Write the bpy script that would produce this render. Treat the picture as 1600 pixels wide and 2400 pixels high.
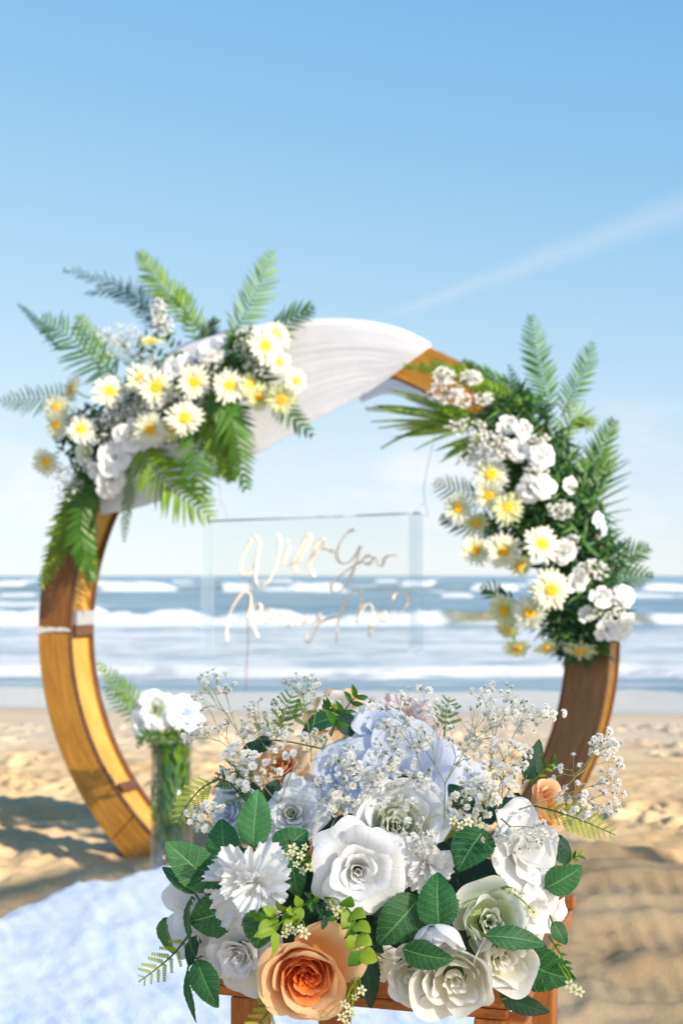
import bpy, math, random
import numpy as np
from mathutils import Vector, Matrix

for o in list(bpy.data.objects):
    bpy.data.objects.remove(o)
S = bpy.context.scene
COL = S.collection
R_ = math.radians

# ------------------------------------------------------------------ camera
CAMH, FPX, CU, HV = 1.19, 3267.0, 784.0, 1322.0      # eye height; focal length, centre column and horizon row of the framing
cd = bpy.data.cameras.new('camera')
cam = bpy.data.objects.new('camera', cd)
COL.objects.link(cam)
cam.location = (0, 0, CAMH)
cam.rotation_euler = (R_(90), 0, 0)
cd.sensor_fit = 'VERTICAL'
cd.sensor_height = 36.0
cd.sensor_width = 24.0
cd.lens = 50.0
cd.shift_y = 149.0 / 2400.0
cd.clip_start = 0.05
cd.clip_end = 30000
cd.dof.use_dof = True
cd.dof.focus_distance = 1.44
cd.dof.aperture_fstop = 8.0
S.camera = cam

# ------------------------------------------------------------------ light
SUN_AZ, SUN_EL = 50.0, 26.0            # degrees right of straight behind the camera; height
sdir = Vector((math.sin(R_(SUN_AZ)) * math.cos(R_(SUN_EL)), -math.cos(R_(SUN_AZ)) * math.cos(R_(SUN_EL)), math.sin(R_(SUN_EL))))
ld = bpy.data.lights.new('sun', 'SUN')
ld.energy = 4.6
ld.angle = R_(0.6)
ld.color = (1.0, 0.90, 0.76)
sun = bpy.data.objects.new('sun', ld)
COL.objects.link(sun)
sun.rotation_euler = (-sdir).to_track_quat('-Z', 'Y').to_euler()
sun.location = sdir * 30

W = bpy.data.worlds.new('World')
S.world = W
W.use_nodes = True
nt = W.node_tree
for n in list(nt.nodes):
    nt.nodes.remove(n)


class NT:
    """tiny node helper"""
    def __init__(s, tree):
        s.t = tree

    def n(s, kind, props=None, **ins):
        nd = s.t.nodes.new(kind)
        for k, v in (props or {}).items():
            setattr(nd, k, v)
        for k, v in ins.items():
            key = int(k[1:]) if (k[0] == 'i' and k[1:].isdigit()) else k.replace('_', ' ')
            s.set(nd, key, v)
        return nd

    def set(s, nd, key, v):
        sock = nd.inputs[key]
        if isinstance(v, tuple) and len(v) == 2 and hasattr(v[0], 'outputs'):
            s.t.links.new(v[0].outputs[v[1]], sock)
        elif hasattr(v, 'outputs'):
            s.t.links.new(v.outputs[0], sock)
        else:
            if isinstance(v, (tuple, list)) and len(v) == 3 and sock.type == 'RGBA':
                v = (*v, 1)
            sock.default_value = v

    def math(s, op, a, b=0.0, c=0.0, clamp=False):
        nd = s.t.nodes.new('ShaderNodeMath')
        nd.operation = op
        nd.use_clamp = clamp
        s.set(nd, 0, a)
        s.set(nd, 1, b)
        if len(nd.inputs) > 2:
            s.set(nd, 2, c)
        return nd

    def mix(s, fac, a, b, blend='MIX'):
        nd = s.t.nodes.new('ShaderNodeMixRGB')
        nd.blend_type = blend
        s.set(nd, 0, fac)
        s.set(nd, 1, a)
        s.set(nd, 2, b)
        return nd

    def ramp(s, fac, stops, interp='LINEAR'):
        nd = s.t.nodes.new('ShaderNodeValToRGB')
        cr = nd.color_ramp
        cr.interpolation = interp
        while len(cr.elements) < len(stops):
            cr.elements.new(0.5)
        for e, (p, c) in zip(cr.elements, stops):
            e.position = p
            if not isinstance(c, (tuple, list)):
                c = (c, c, c)
            e.color = (*c, 1)
        s.set(nd, 0, fac)
        return nd

    def mr(s, v, a, b, c=0.0, d=1.0, smooth=True):
        nd = s.t.nodes.new('ShaderNodeMapRange')
        if smooth:
            nd.interpolation_type = 'SMOOTHSTEP'
        for k, x in enumerate((v, a, b, c, d)):
            s.set(nd, k, x)
        return nd


w = NT(nt)
sky = w.n('ShaderNodeTexSky')
sky.sky_type = 'NISHITA'
sky.sun_disc = False
sky.sun_elevation = R_(SUN_EL)
sky.sun_rotation = math.atan2(sdir.x, sdir.y)
sky.altitude = 0
sky.air_density = 0.8
sky.dust_density = 0.0
sky.ozone_density = 6.0
geo = w.n('ShaderNodeNewGeometry')
dirv = w.n('ShaderNodeVectorMath', {'operation': 'SCALE'}, Vector=(geo, 'Incoming'), Scale=-1.0)
sep = w.n('ShaderNodeSeparateXYZ', Vector=dirv)
# low cumulus above the horizon
zs = w.math('ADD', (sep, 'Z'), 0.0)
stretch = w.n('ShaderNodeVectorMath', {'operation': 'MULTIPLY'}, i0=dirv, i1=(1.0, 1.0, 2.3))
n1 = w.n('ShaderNodeTexNoise', Vector=stretch, Scale=9.0, Detail=7.0, Roughness=0.56)
n2 = w.n('ShaderNodeTexNoise', Vector=stretch, Scale=3.1, Detail=2.0, Roughness=0.5)
puff = w.mr(w.math('ADD', w.math('MULTIPLY', (n1, 0), 0.65), w.math('MULTIPLY', (n2, 0), 0.5)), 0.545, 0.69)
low = w.math('MULTIPLY', w.mr((sep, 'Z'), 0.0, 0.02), w.mr((sep, 'Z'), 0.05, 0.14, 1.0, 0.0))
cloud = w.math('MULTIPLY', w.math('MULTIPLY', puff, low), 0.85)
# thin streak of an old contrail, a band about a great circle
def dirpx(u, v):
    return Vector(((u - CU) / FPX, 1.0, (HV - v) / FPX)).normalized()
A_, B_ = dirpx(870, 735), dirpx(1568, 478)
gn = A_.cross(B_).normalized()
along = (B_ - A_).normalized()
dt = w.n('ShaderNodeVectorMath', {'operation': 'DOT_PRODUCT'}, i0=dirv, i1=tuple(gn))
al = w.n('ShaderNodeVectorMath', {'operation': 'DOT_PRODUCT'}, i0=dirv, i1=tuple(along))
n3 = w.n('ShaderNodeTexNoise', Vector=dirv, Scale=26.0, Detail=5.0)
t0, t1 = A_.dot(along), B_.dot(along)
tt = w.math('DIVIDE', w.math('SUBTRACT', (al, 'Value'), t0 - 0.01), (t1 - t0))
wid = w.math('ADD', w.math('MULTIPLY', w.math('MAXIMUM', tt, 0.0), 0.012), 0.003)
prof = w.math('SUBTRACT', 1.0, w.math('DIVIDE', w.math('ABSOLUTE', w.math('ADD', (dt, 'Value'), w.math('MULTIPLY', w.math('SUBTRACT', (n3, 0), 0.5), 0.008))), wid), clamp=True)
streak = w.math('MULTIPLY', w.math('MULTIPLY', prof, w.mr(tt, -0.1, 0.25)), 0.18)
streak = w.math('MULTIPLY', streak, w.mr(tt, 1.4, 1.9, 1.0, 0.0))
hz = w.mr((sep, 'Z'), 0.0, 0.20, 1.0, 0.0)
# tone curve per channel: the brightest parts of the sky level off
EXPO = 0.98
g_ = 1.0 / (0.15 * 2 ** EXPO)
sc_ = w.n('ShaderNodeSeparateColor', Color=sky)
def level(ch, pw, k, m_):
    x = w.math('POWER', (sc_, ch), pw)
    y = w.math('MULTIPLY', w.math('DIVIDE', x, w.math('ADD', x, k)), m_ * g_)
    return w.math('ADD', y, w.math('MULTIPLY', (sc_, ch), 0.03))
skyc = w.n('ShaderNodeCombineColor', Red=level('Red', 1.5, 2.0, 0.98), Green=level('Green', 1.15, 2.05, 1.09), Blue=level('Blue', 1.0, 1.1, 1.05))
c1 = w.mix(w.math('MAXIMUM', cloud, streak, clamp=True), skyc, (1.0 * g_, 1.0 * g_, 1.02 * g_, 1))
bg = w.n('ShaderNodeBackground', Color=c1, Strength=0.15)
out = w.n('ShaderNodeOutputWorld', Surface=bg)

S.render.engine = 'CYCLES'
S.view_settings.view_transform = 'Standard'
S.view_settings.look = 'None'
S.view_settings.gamma = 1.0
S.view_settings.use_curve_mapping = False
S.view_settings.exposure = EXPO
S.cycles.use_denoising = True
try:
    S.cycles.denoiser = 'OPENIMAGEDENOISE'
except Exception:
    pass
S.cycles.max_bounces = 8
S.cycles.transparent_max_bounces = 16
S.cycles.caustics_reflective = False
S.cycles.caustics_refractive = False
S.render.film_transparent = False

# ------------------------------------------------------------------ helpers
def P(u, v, Y):
    return Vector(((u - CU) / FPX * Y, Y, CAMH + (HV - v) / FPX * Y))

RT = R_(23.0)
RC = Vector((-0.1325, 4.5, 1.0))
RX = Vector((math.cos(RT), -math.sin(RT), 0))
RN = Vector((-math.sin(RT), -math.cos(RT), 0))        # ring normal, towards the viewer's side
RZ = Vector((0, 0, 1))
def A(u, v, off=0.0):
    """point of the arch's plane (shifted off metres to the front) seen at that spot"""
    d = Vector(((u - CU) / FPX, 1.0, (HV - v) / FPX))
    o = Vector((0, 0, CAMH))
    c = RC + RN * off
    t = (c - o).dot(RN) / d.dot(RN)
    return o + d * t

def tag(o, label, cat, group=None, kind=None):
    if label: o['label'] = label
    if cat: o['category'] = cat
    if group: o['group'] = group
    if kind: o['kind'] = kind
    return o

def thing(name, label, cat, loc=(0, 0, 0), group=None):
    o = bpy.data.objects.new(name, None)
    o.empty_display_size = 0.05
    COL.objects.link(o)
    o.location = loc
    return tag(o, label, cat, group)

def mesh(name, verts, faces, mats, smooth=True, uv=None, attrs=None, midx=None):
    me = bpy.data.meshes.new(name)
    me.from_pydata([tuple(v) for v in verts], [], [tuple(f) for f in faces])
    for m in (mats if isinstance(mats, (list, tuple)) else [mats]):
        me.materials.append(m)
    if smooth:
        me.polygons.foreach_set('use_smooth', [True] * len(me.polygons))
    if midx is not None:
        me.polygons.foreach_set('material_index', midx)
    if uv is not None:
        l = me.uv_layers.new(name='UVMap')
        arr = np.asarray(uv, dtype=np.float32)
        vi = np.empty(len(me.loops), dtype=np.int32)
        me.loops.foreach_get('vertex_index', vi)
        l.data.foreach_set('uv', arr[vi].ravel())
    for k, a in (attrs or {}).items():
        at = me.attributes.new(k, 'FLOAT', 'POINT')
        at.data.foreach_set('value', np.asarray(a, dtype=np.float32))
    me.update()
    return me

def obj(name, me, parent=None):
    o = bpy.data.objects.new(name, me)
    COL.objects.link(o)
    if parent is not None:
        o.parent = parent
    return o

class MB:
    """collects geometry for one mesh"""
    def __init__(s):
        s.v, s.f, s.uv, s.m = [], [], [], []

    def add(s, vs, fs, uv=None, mi=0):
        b = len(s.v)
        s.v += [Vector(x) for x in vs]
        s.f += [tuple(b + i for i in f) for f in fs]
        s.uv += list(uv) if uv is not None else [(0, 0)] * len(vs)
        s.m += [mi] * len(fs)

    def grid(s, fn, nu, nv, mi=0, uvfn=None):
        vs, uv = [], []
        for j in range(nv + 1):
            for i in range(nu + 1):
                a, b = i / nu, j / nv
                vs.append(fn(a, b))
                uv.append(uvfn(a, b) if uvfn else (a, b))
        fs = [(j * (nu + 1) + i, j * (nu + 1) + i + 1, (j + 1) * (nu + 1) + i + 1, (j + 1) * (nu + 1) + i) for j in range(nv) for i in range(nu)]
        s.add(vs, fs, uv, mi)

    def box(s, c, ax, ay, az, mi=0):
        c, ax, ay, az = map(Vector, (c, ax, ay, az))
        vs = [c + ax * i + ay * j + az * k for i in (-1, 1) for j in (-1, 1) for k in (-1, 1)]
        s.add(vs, [(0, 1, 3, 2), (4, 6, 7, 5), (0, 4, 5, 1), (2, 3, 7, 6), (0, 2, 6, 4), (1, 5, 7, 3)], mi=mi)

    def tube(s, pts, r, n=6, cap=True, mi=0):
        pts = [Vector(p) for p in pts]
        rs = r if isinstance(r, (list, tuple)) else [r] * len(pts)
        vs, prev = [], None
        for i, p in enumerate(pts):
            d = (pts[min(i + 1, len(pts) - 1)] - pts[max(i - 1, 0)])
            d = d.normalized() if d.length > 1e-9 else Vector((0, 0, 1))
            if prev is None:
                a = d.orthogonal().normalized()
            else:
                a = (prev - d * prev.dot(d))
                a = a.normalized() if a.length > 1e-6 else d.orthogonal().normalized()
            prev = a
            b = d.cross(a)
            for k in range(n):
                t = 2 * math.pi * k / n
                vs.append(p + (a * math.cos(t) + b * math.sin(t)) * rs[i])
        fs = [(i * n + k, i * n + (k + 1) % n, (i + 1) * n + (k + 1) % n, (i + 1) * n + k) for i in range(len(pts) - 1) for k in range(n)]
        if cap:
            fs.append(tuple(range(n - 1, -1, -1)))
            fs.append(tuple((len(pts) - 1) * n + k for k in range(n)))
        s.add(vs, fs, mi=mi)

    def build(s, name, mats, parent=None, smooth=True, org=None, kind=None, bevel=0):
        vs = s.v if org is None else [v - Vector(org) for v in s.v]
        o = obj(name, mesh(name, vs, s.f, mats, smooth, s.uv, midx=s.m), parent)
        if kind: o['kind'] = kind
        if bevel:
            bm = o.modifiers.new('bevel', 'BEVEL')
            bm.width = bevel
            bm.segments = 2
            bm.limit_method = 'ANGLE'
        return o

def crom(pts, n=6):
    """Catmull-Rom through points"""
    pts = [Vector(p) for p in pts]
    q = [pts[0] * 2 - pts[1]] + pts + [pts[-1] * 2 - pts[-2]]
    res = []
    for i in range(1, len(q) - 2):
        for k in range(n):
            t = k / n
            p0, p1, p2, p3 = q[i - 1], q[i], q[i + 1], q[i + 2]
            res.append(0.5 * ((2 * p1) + (p2 - p0) * t + (2 * p0 - 5 * p1 + 4 * p2 - p3) * t * t + (3 * p1 - p0 - 3 * p2 + p3) * t ** 3))
    res.append(pts[-1])
    return res

def copy_tree(o, parent=None):
    c = o.copy()
    COL.objects.link(c)
    c.parent = parent
    for ch in o.children:
        copy_tree(ch, c)
    return c

# numpy value noise
def vnoise(x, y, seed=0):
    xi, yi = np.floor(x).astype(np.int64), np.floor(y).astype(np.int64)
    xf, yf = x - xi, y - yi
    xf, yf = xf * xf * (3 - 2 * xf), yf * yf * (3 - 2 * yf)
    def h(a, b):
        n = (a * 374761393 + b * 668265263 + seed * 982451653) & 0xFFFFFFFF
        n = ((n ^ (n >> 13)) * 1274126177) & 0xFFFFFFFF
        n = (n ^ (n >> 16)) & 0xFFFFFFFF
        return n / 4294967295.0
    a, b, c, d = h(xi, yi), h(xi + 1, yi), h(xi, yi + 1), h(xi + 1, yi + 1)
    return (a * (1 - xf) + b * xf) * (1 - yf) + (c * (1 - xf) + d * xf) * yf

def fbm(x, y, o=4, seed=0, g=0.5):
    t, a, s = 0, 1.0, 0
    for k in range(o):
        t = t + a * vnoise(x * 2 ** k + 17.3 * k, y * 2 ** k - 9.1 * k, seed + k)
        s += a
        a *= g
    return t / s

def sst(x, a, b):
    t = np.clip((x - a) / (b - a), 0, 1)
    return t * t * (3 - 2 * t)

# ------------------------------------------------------------------ materials
def material(name):
    m = bpy.data.materials.new(name)
    m.use_nodes = True
    t = m.node_tree
    for n in list(t.nodes):
        t.nodes.remove(n)
    return m, NT(t)

def principled(N, col, rough=0.6, bump=None, spec=0.4, **kw):
    b = N.n('ShaderNodeBsdfPrincipled')
    N.set(b, 'Base Color', col)
    N.set(b, 'Roughness', rough)
    N.set(b, 'Specular IOR Level', spec)
    for k, v in kw.items():
        N.set(b, k.replace('_', ' '), v)
    if bump is not None:
        N.set(b, 'Normal', bump)
    return b

def bumpn(N, h, strength=0.3, dist=0.01):
    return N.n('ShaderNodeBump', Height=h, Strength=strength, Distance=dist)

def finish(N, sh):
    N.n('ShaderNodeOutputMaterial', Surface=sh)

def thin(N, sh, col, amt):
    tr = N.n('ShaderNodeBsdfTranslucent', Color=col)
    return N.n('ShaderNodeMixShader', i0=amt, i1=sh, i2=tr)

def petal_mat(name, c_in, c_out, transl=0.3, rough=0.75, mid=0.5, veins=0.5):
    """silk petal: dye runs from the base (c_in) to the rim (c_out)"""
    m, N = material(name)
    uv = N.n('ShaderNodeUVMap')
    sp = N.n('ShaderNodeSeparateXYZ', Vector=uv)
    oi = N.n('ShaderNodeObjectInfo')
    tc = N.n('ShaderNodeTexCoord')
    ns = N.n('ShaderNodeTexNoise', Vector=(tc, 'Object'), Scale=60.0, Detail=3.0)
    f = N.math('ADD', (sp, 'Y'), N.math('MULTIPLY', N.math('SUBTRACT', (ns, 0), 0.5), 0.3))
    c = N.mix(N.mr(f, mid - 0.4, mid + 0.4), c_in, c_out)
    hv = N.n('ShaderNodeHueSaturation', Hue=0.5, Saturation=1.0, Value=N.math('ADD', N.math('MULTIPLY', (oi, 'Random'), 0.06), 0.95), Fac=1.0, Color=c)
    # pleats running up the petal and the weave
    strv = N.n('ShaderNodeCombineXYZ', X=N.math('MULTIPLY', (sp, 'X'), 22.0), Y=N.math('MULTIPLY', (sp, 'Y'), 1.6), Z=N.math('MULTIPLY', (oi, 'Random'), 30.0))
    pl = N.n('ShaderNodeTexNoise', Vector=strv, Scale=1.0, Detail=2.0)
    wv = N.n('ShaderNodeTexNoise', Vector=(tc, 'Object'), Scale=900.0, Detail=1.0)
    h = N.math('ADD', (pl, 0), N.math('MULTIPLY', (wv, 0), 0.12))
    b = principled(N, hv, rough, bumpn(N, h, veins, 0.0018), 0.25)
    N.set(b, 'Sheen Weight', 0.15)
    finish(N, thin(N, b, hv, transl))
    return m

def simple_mat(name, col, rough=0.6, var=0.12, scale=40.0, bump=0.2, transl=0.0, spec=0.4, bdist=0.002, **kw):
    m, N = material(name)
    tc = N.n('ShaderNodeTexCoord')
    oi = N.n('ShaderNodeObjectInfo')
    ns = N.n('ShaderNodeTexNoise', Vector=(tc, 'Object'), Scale=scale, Detail=4.0)
    val = N.math('ADD', N.math('MULTIPLY', (ns, 0), 2 * var), N.math('ADD', N.math('MULTIPLY', (oi, 'Random'), var), 1 - 1.5 * var))
    c = N.mix(1.0, col, val, 'MULTIPLY')
    b = principled(N, c, rough, bumpn(N, (ns, 0), bump, bdist), spec, **kw)
    finish(N, thin(N, b, c, transl) if transl else b)
    return m

def leaf_mat(name, base, vein, rough=0.5, cells=26.0, transl=0.22):
    m, N = material(name)
    uv = N.n('ShaderNodeUVMap')
    sp = N.n('ShaderNodeSeparateXYZ', Vector=uv)       # X across -1..1, Y along 0..1
    ax = N.math('ABSOLUTE', (sp, 'X'))
    oi = N.n('ShaderNodeObjectInfo')
    cv = N.n('ShaderNodeCombineXYZ', X=N.math('MULTIPLY', (sp, 'X'), 0.33), Y=(sp, 'Y'), Z=N.math('MULTIPLY', (oi, 'Random'), 9.0))
    nz = N.n('ShaderNodeTexNoise', Vector=cv, Scale=9.0, Detail=2.0)
    cw = N.n('ShaderNodeVectorMath', {'operation': 'MULTIPLY_ADD'}, i0=(nz, 1), i1=(0.05, 0.05, 0.0), i2=cv)
    vo = N.n('ShaderNodeTexVoronoi', {'feature': 'DISTANCE_TO_EDGE', 'voronoi_dimensions': '2D'}, Vector=cw, Scale=cells)
    net = N.mr((vo, 0), 0.015, 0.085, 1.0, 0.0)
    # side veins sweep to the tip
    ph = N.math('SUBTRACT', (sp, 'Y'), N.math('MULTIPLY', ax, 0.17))
    sv = N.math('ABSOLUTE', N.math('SUBTRACT', N.math('FRACT', N.math('MULTIPLY', N.math('ADD', ph, N.math('MULTIPLY', (nz, 0), 0.04)), 8.0)), 0.5))
    side = N.mr(sv, 0.03, 0.11, 1.0, 0.0)
    mid = N.mr(ax, 0.015, 0.06, 1.0, 0.0)
    f = N.math('MAXIMUM', N.math('MAXIMUM', N.math('MULTIPLY', net, 0.85), N.math('MULTIPLY', side, 0.35)), mid)
    big = N.n('ShaderNodeTexNoise', Vector=cv, Scale=3.0, Detail=1.0)
    b0 = N.mix(1.0, base, N.math('ADD', N.math('MULTIPLY', (big, 0), 0.9), N.math('ADD', N.math('MULTIPLY', (oi, 'Random'), 0.55), 0.30)), 'MULTIPLY')
    c = N.mix(N.math('MULTIPLY', f, 0.75), b0, vein)
    b = principled(N, c, rough, bumpn(N, f, 0.35, -0.0008), 0.35)
    finish(N, thin(N, b, c, transl))
    return m

M = {}
M['white'] = petal_mat('white_silk', (0.93, 0.93, 0.90, 1), (0.94, 0.94, 0.95, 1), 0.36, veins=0.5)
M['cream'] = petal_mat('cream_silk', (0.90, 0.88, 0.60, 1), (0.94, 0.93, 0.88, 1), 0.34, mid=0.40, veins=0.3)
M['greenwhite'] = petal_mat('green_white_silk', (0.62, 0.72, 0.30, 1), (0.84, 0.87, 0.78, 1), 0.32, mid=0.38, veins=0.3)
M['bluewhite'] = petal_mat('cool_white_silk', (0.74, 0.80, 0.92, 1), (0.82, 0.86, 0.94, 1), 0.35, veins=0.2)
M['peach_in'] = petal_mat('deep_orange_silk', (0.85, 0.11, 0.012, 1), (0.92, 0.28, 0.04, 1), 0.3, mid=0.6, veins=0.3)
M['peach_mid'] = petal_mat('orange_silk', (0.90, 0.18, 0.02, 1), (0.95, 0.40, 0.11, 1), 0.3, mid=0.6, veins=0.3)
M['peach_out'] = petal_mat('peach_silk', (0.95, 0.40, 0.10, 1), (0.96, 0.66, 0.38, 1), 0.32, mid=0.5, veins=0.3)
M['pink'] = petal_mat('blush_silk', (0.78, 0.52, 0.42, 1), (0.80, 0.68, 0.68, 1), 0.3, mid=0.5)
M['daisy'] = petal_mat('daisy_petals', (0.78, 0.76, 0.22, 1), (0.86, 0.86, 0.72, 1), 0.36, mid=0.36)
M['daisy_yellow'] = petal_mat('yellow_daisy_petals', (0.78, 0.76, 0.25, 1), (0.84, 0.86, 0.56, 1), 0.5, mid=0.4)
M['leaf'] = leaf_mat('silk_leaf', (0.013, 0.100, 0.028, 1), (0.20, 0.46, 0.16, 1))
M['leaf_light'] = leaf_mat('light_silk_leaf', (0.034, 0.165, 0.045, 1), (0.30, 0.52, 0.22, 1))
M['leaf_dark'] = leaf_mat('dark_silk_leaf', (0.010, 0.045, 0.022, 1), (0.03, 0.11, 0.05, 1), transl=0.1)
M['lime'] = simple_mat('lime_plastic', (0.27, 0.40, 0.025, 1), 0.35, 0.15, 60, transl=0.25)
M['green_plastic'] = simple_mat('green_plastic', (0.07, 0.22, 0.02, 1), 0.35, 0.15, 60, transl=0.15)
M['fernlime'] = simple_mat('yellow_fern', (0.40, 0.46, 0.05, 1), 0.45, 0.15, 60, transl=0.25)
M['fern'] = simple_mat('fern_green', (0.055, 0.155, 0.014, 1), 0.45, 0.25, 14, transl=0.22)
M['fern_bright'] = simple_mat('bright_fern_green', (0.14, 0.25, 0.014, 1), 0.45, 0.25, 14, transl=0.28)
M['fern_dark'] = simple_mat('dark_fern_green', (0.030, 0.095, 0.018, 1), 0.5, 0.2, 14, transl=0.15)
M['palm'] = simple_mat('palm_blade_green', (0.30, 0.42, 0.10, 1), 0.35, 0.25, 14, transl=0.3)
M['fern_blue'] = simple_mat('blue_fern', (0.04, 0.11, 0.11, 1), 0.5, 0.2, 14, transl=0.2)
M['stem'] = simple_mat('green_stem', (0.07, 0.15, 0.03, 1), 0.5)
M['dark_stem'] = simple_mat('dark_stem', (0.012, 0.03, 0.018, 1), 0.5)
M['twig'] = simple_mat('gypsophila_twig', (0.26, 0.27, 0.11, 1), 0.6, 0.3, 90)
M['floret'] = simple_mat('gypsophila_floret', (0.95, 0.94, 0.90, 1), 0.8, 0.02, 300, transl=0.42)
M['calyx'] = simple_mat('floret_calyx', (0.24, 0.22, 0.10, 1), 0.7)
M['yolk'] = simple_mat('daisy_centre', (0.84, 0.46, 0.01, 1), 0.8, 0.2, 300, 0.8)
M['orange_eye'] = simple_mat('daisy_eye', (0.62, 0.20, 0.01, 1), 0.8, 0.2, 300, 0.8)
M['foam_block'] = simple_mat('floral_foam', (0.015, 0.045, 0.02, 1), 0.9, 0.2, 80)

def wood_mat(name, c1, c2, scale=1.0, rough=0.38, axis=(1, 1, 9), blotch=0.35, cylindrical=False, spec=0.45, chips=0.0):
    m, N = material(name)
    tc = N.n('ShaderNodeTexCoord')
    if cylindrical:
        sp = N.n('ShaderNodeSeparateXYZ', Vector=(tc, 'Object'))
        ang = N.math('ARCTAN2', (sp, 'X'), (sp, 'Z'))
        rad = N.math('SQRT', N.math('ADD', N.math('MULTIPLY', (sp, 'X'), (sp, 'X')), N.math('MULTIPLY', (sp, 'Z'), (sp, 'Z'))))
        vec = N.n('ShaderNodeCombineXYZ', X=N.math('MULTIPLY', rad, 22.0), Y=N.math('MULTIPLY', (sp, 'Y'), 14.0), Z=N.math('MULTIPLY', ang, 2.2))
    else:
        vec = N.n('ShaderNodeMapping', Vector=(tc, 'Object'), Scale=axis)
    g1 = N.n('ShaderNodeTexNoise', Vector=vec, Scale=3.0 * scale, Detail=6.0, Roughness=0.6, Distortion=0.4)
    g2 = N.n('ShaderNodeTexNoise', Vector=vec, Scale=14.0 * scale, Detail=3.0)
    bl = N.n('ShaderNodeTexNoise', Vector=(tc, 'Object'), Scale=3.5, Detail=4.0)
    f = N.math('ADD', N.math('MULTIPLY', (g1, 0), 0.6), N.math('ADD', N.math('MULTIPLY', (g2, 0), 0.3), N.math('MULTIPLY', (bl, 0), blotch)))
    c = N.mix(N.mr(f, 0.40, 0.80), c1, c2)
    if chips:
        ch = N.n('ShaderNodeTexNoise', Vector=(tc, 'Object'), Scale=11.0, Detail=6.0, Roughness=0.7)
        c = N.mix(N.mr((ch, 0), 0.71, 0.74, 0.0, chips), c, (0.62, 0.52, 0.40, 1))
    ro = N.math('ADD', N.math('MULTIPLY', (g1, 0), 0.35), rough - 0.15)
    b = principled(N, c, ro, bumpn(N, f, 0.25, 0.003), spec)
    finish(N, b)
    return m

M['arch_sunlit'] = wood_mat('sunlit_golden_plywood', (0.27, 0.105, 0.010, 1), (0.50, 0.235, 0.030, 1), cylindrical=True, chips=0.6)  # golden board tone with the sunlight painted into its colour
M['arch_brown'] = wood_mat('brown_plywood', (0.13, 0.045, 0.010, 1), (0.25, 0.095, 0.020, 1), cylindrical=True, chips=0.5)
M['arch_shaded'] = wood_mat('shaded_brown_plywood', (0.075, 0.035, 0.012, 1), (0.17, 0.085, 0.028, 1), cylindrical=True, chips=0.4)  # same plywood darkened, so the right boards carry shade in their colour
M['arch_inner'] = wood_mat('inner_plywood', (0.34, 0.17, 0.025, 1), (0.52, 0.30, 0.06, 1), cylindrical=True)
M['arch_edge'] = wood_mat('dark_wood', (0.06, 0.025, 0.012, 1), (0.13, 0.055, 0.022, 1))
M['stool'] = wood_mat('orange_pine', (0.25, 0.065, 0.013, 1), (0.46, 0.16, 0.038, 1), axis=(2, 14, 14), scale=2.5, rough=0.35, chips=0.4)
M['stool_v'] = wood_mat('orange_pine_upright', (0.25, 0.065, 0.013, 1), (0.46, 0.16, 0.038, 1), axis=(14, 14, 1.6), scale=2.5, rough=0.35, chips=0.4)
M['plate'] = simple_mat('galvanised_plate', (0.42, 0.42, 0.44, 1), 0.45, 0.25, 25, Metallic=0.5)

# translucent drape
m, N = material('white_voile')
tc = N.n('ShaderNodeTexCoord')
ns = N.n('ShaderNodeTexNoise', Vector=(tc, 'Object'), Scale=6.0, Detail=4.0)
wv = N.n('ShaderNodeTexNoise', Vector=(tc, 'Object'), Scale=500.0)
b = principled(N, (0.88, 0.88, 0.91, 1), 0.8, bumpn(N, N.math('ADD', (ns, 0), N.math('MULTIPLY', (wv, 0), 0.02)), 0.3, 0.02), 0.2)
finish(N, thin(N, b, (0.9, 0.9, 0.93, 1), 0.42))
M['voile'] = m

m, N = material('sheer_voile')
b = principled(N, (0.80, 0.80, 0.86, 1), 0.8, None, 0.2)
finish(N, N.n('ShaderNodeMixShader', i0=0.5, i1=thin(N, b, (0.85, 0.85, 0.9, 1), 0.5), i2=N.n('ShaderNodeBsdfTransparent')))
M['sheer'] = m
# clear acrylic
def clear_mat(name, tint, fac, rough=0.03):
    m, N = material(name)
    tr = N.n('ShaderNodeBsdfTransparent', Color=tint)
    gl = N.n('ShaderNodeBsdfGlossy', Color=(1, 1, 1, 1), Roughness=rough)
    lw = N.n('ShaderNodeLayerWeight', Blend=0.12)
    f = N.math('ADD', N.math('MULTIPLY', (lw, 'Fresnel'), 0.3), fac, clamp=True)
    finish(N, N.n('ShaderNodeMixShader', i0=f, i1=tr, i2=gl))
    return m
M['acrylic'] = clear_mat('clear_acrylic', (0.97, 0.985, 0.98, 1), 0.02)
M['glass'] = clear_mat('clear_glass', (0.95, 0.97, 0.96, 1), 0.04)
m, N = material('acrylic_edge')
tr = N.n('ShaderNodeBsdfTransparent', Color=(0.93, 0.96, 0.97, 1))
df = N.n('ShaderNodeBsdfPrincipled', Base_Color=(0.85, 0.92, 0.96, 1), Roughness=0.3)
finish(N, N.n('ShaderNodeMixShader', i0=0.13, i1=tr, i2=df))
M['acrylic_edge'] = m
M['letters'] = simple_mat('peach_gold_acrylic', (0.86, 0.70, 0.54, 1), 0.45, 0.05)
M['string'] = simple_mat('grey_string', (0.25, 0.27, 0.30, 1), 0.8)
M['twine'] = simple_mat('brown_twine', (0.30, 0.17, 0.12, 1), 0.8)
# ------------------------------------------------------------------ the beach
def axis_pts(core0, core1, step, lo, hi, g=1.09):
    c = list(np.arange(core0, core1, step))
    a, d = core1, step
    while a < hi:
        c.append(a); d *= g; a += d
    c.append(hi)
    a, d, low = core0, step, []
    while a > lo + d * g:
        d *= g; a -= d; low.append(a)
    low.append(lo)
    return np.array(low[::-1] + c)

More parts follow.
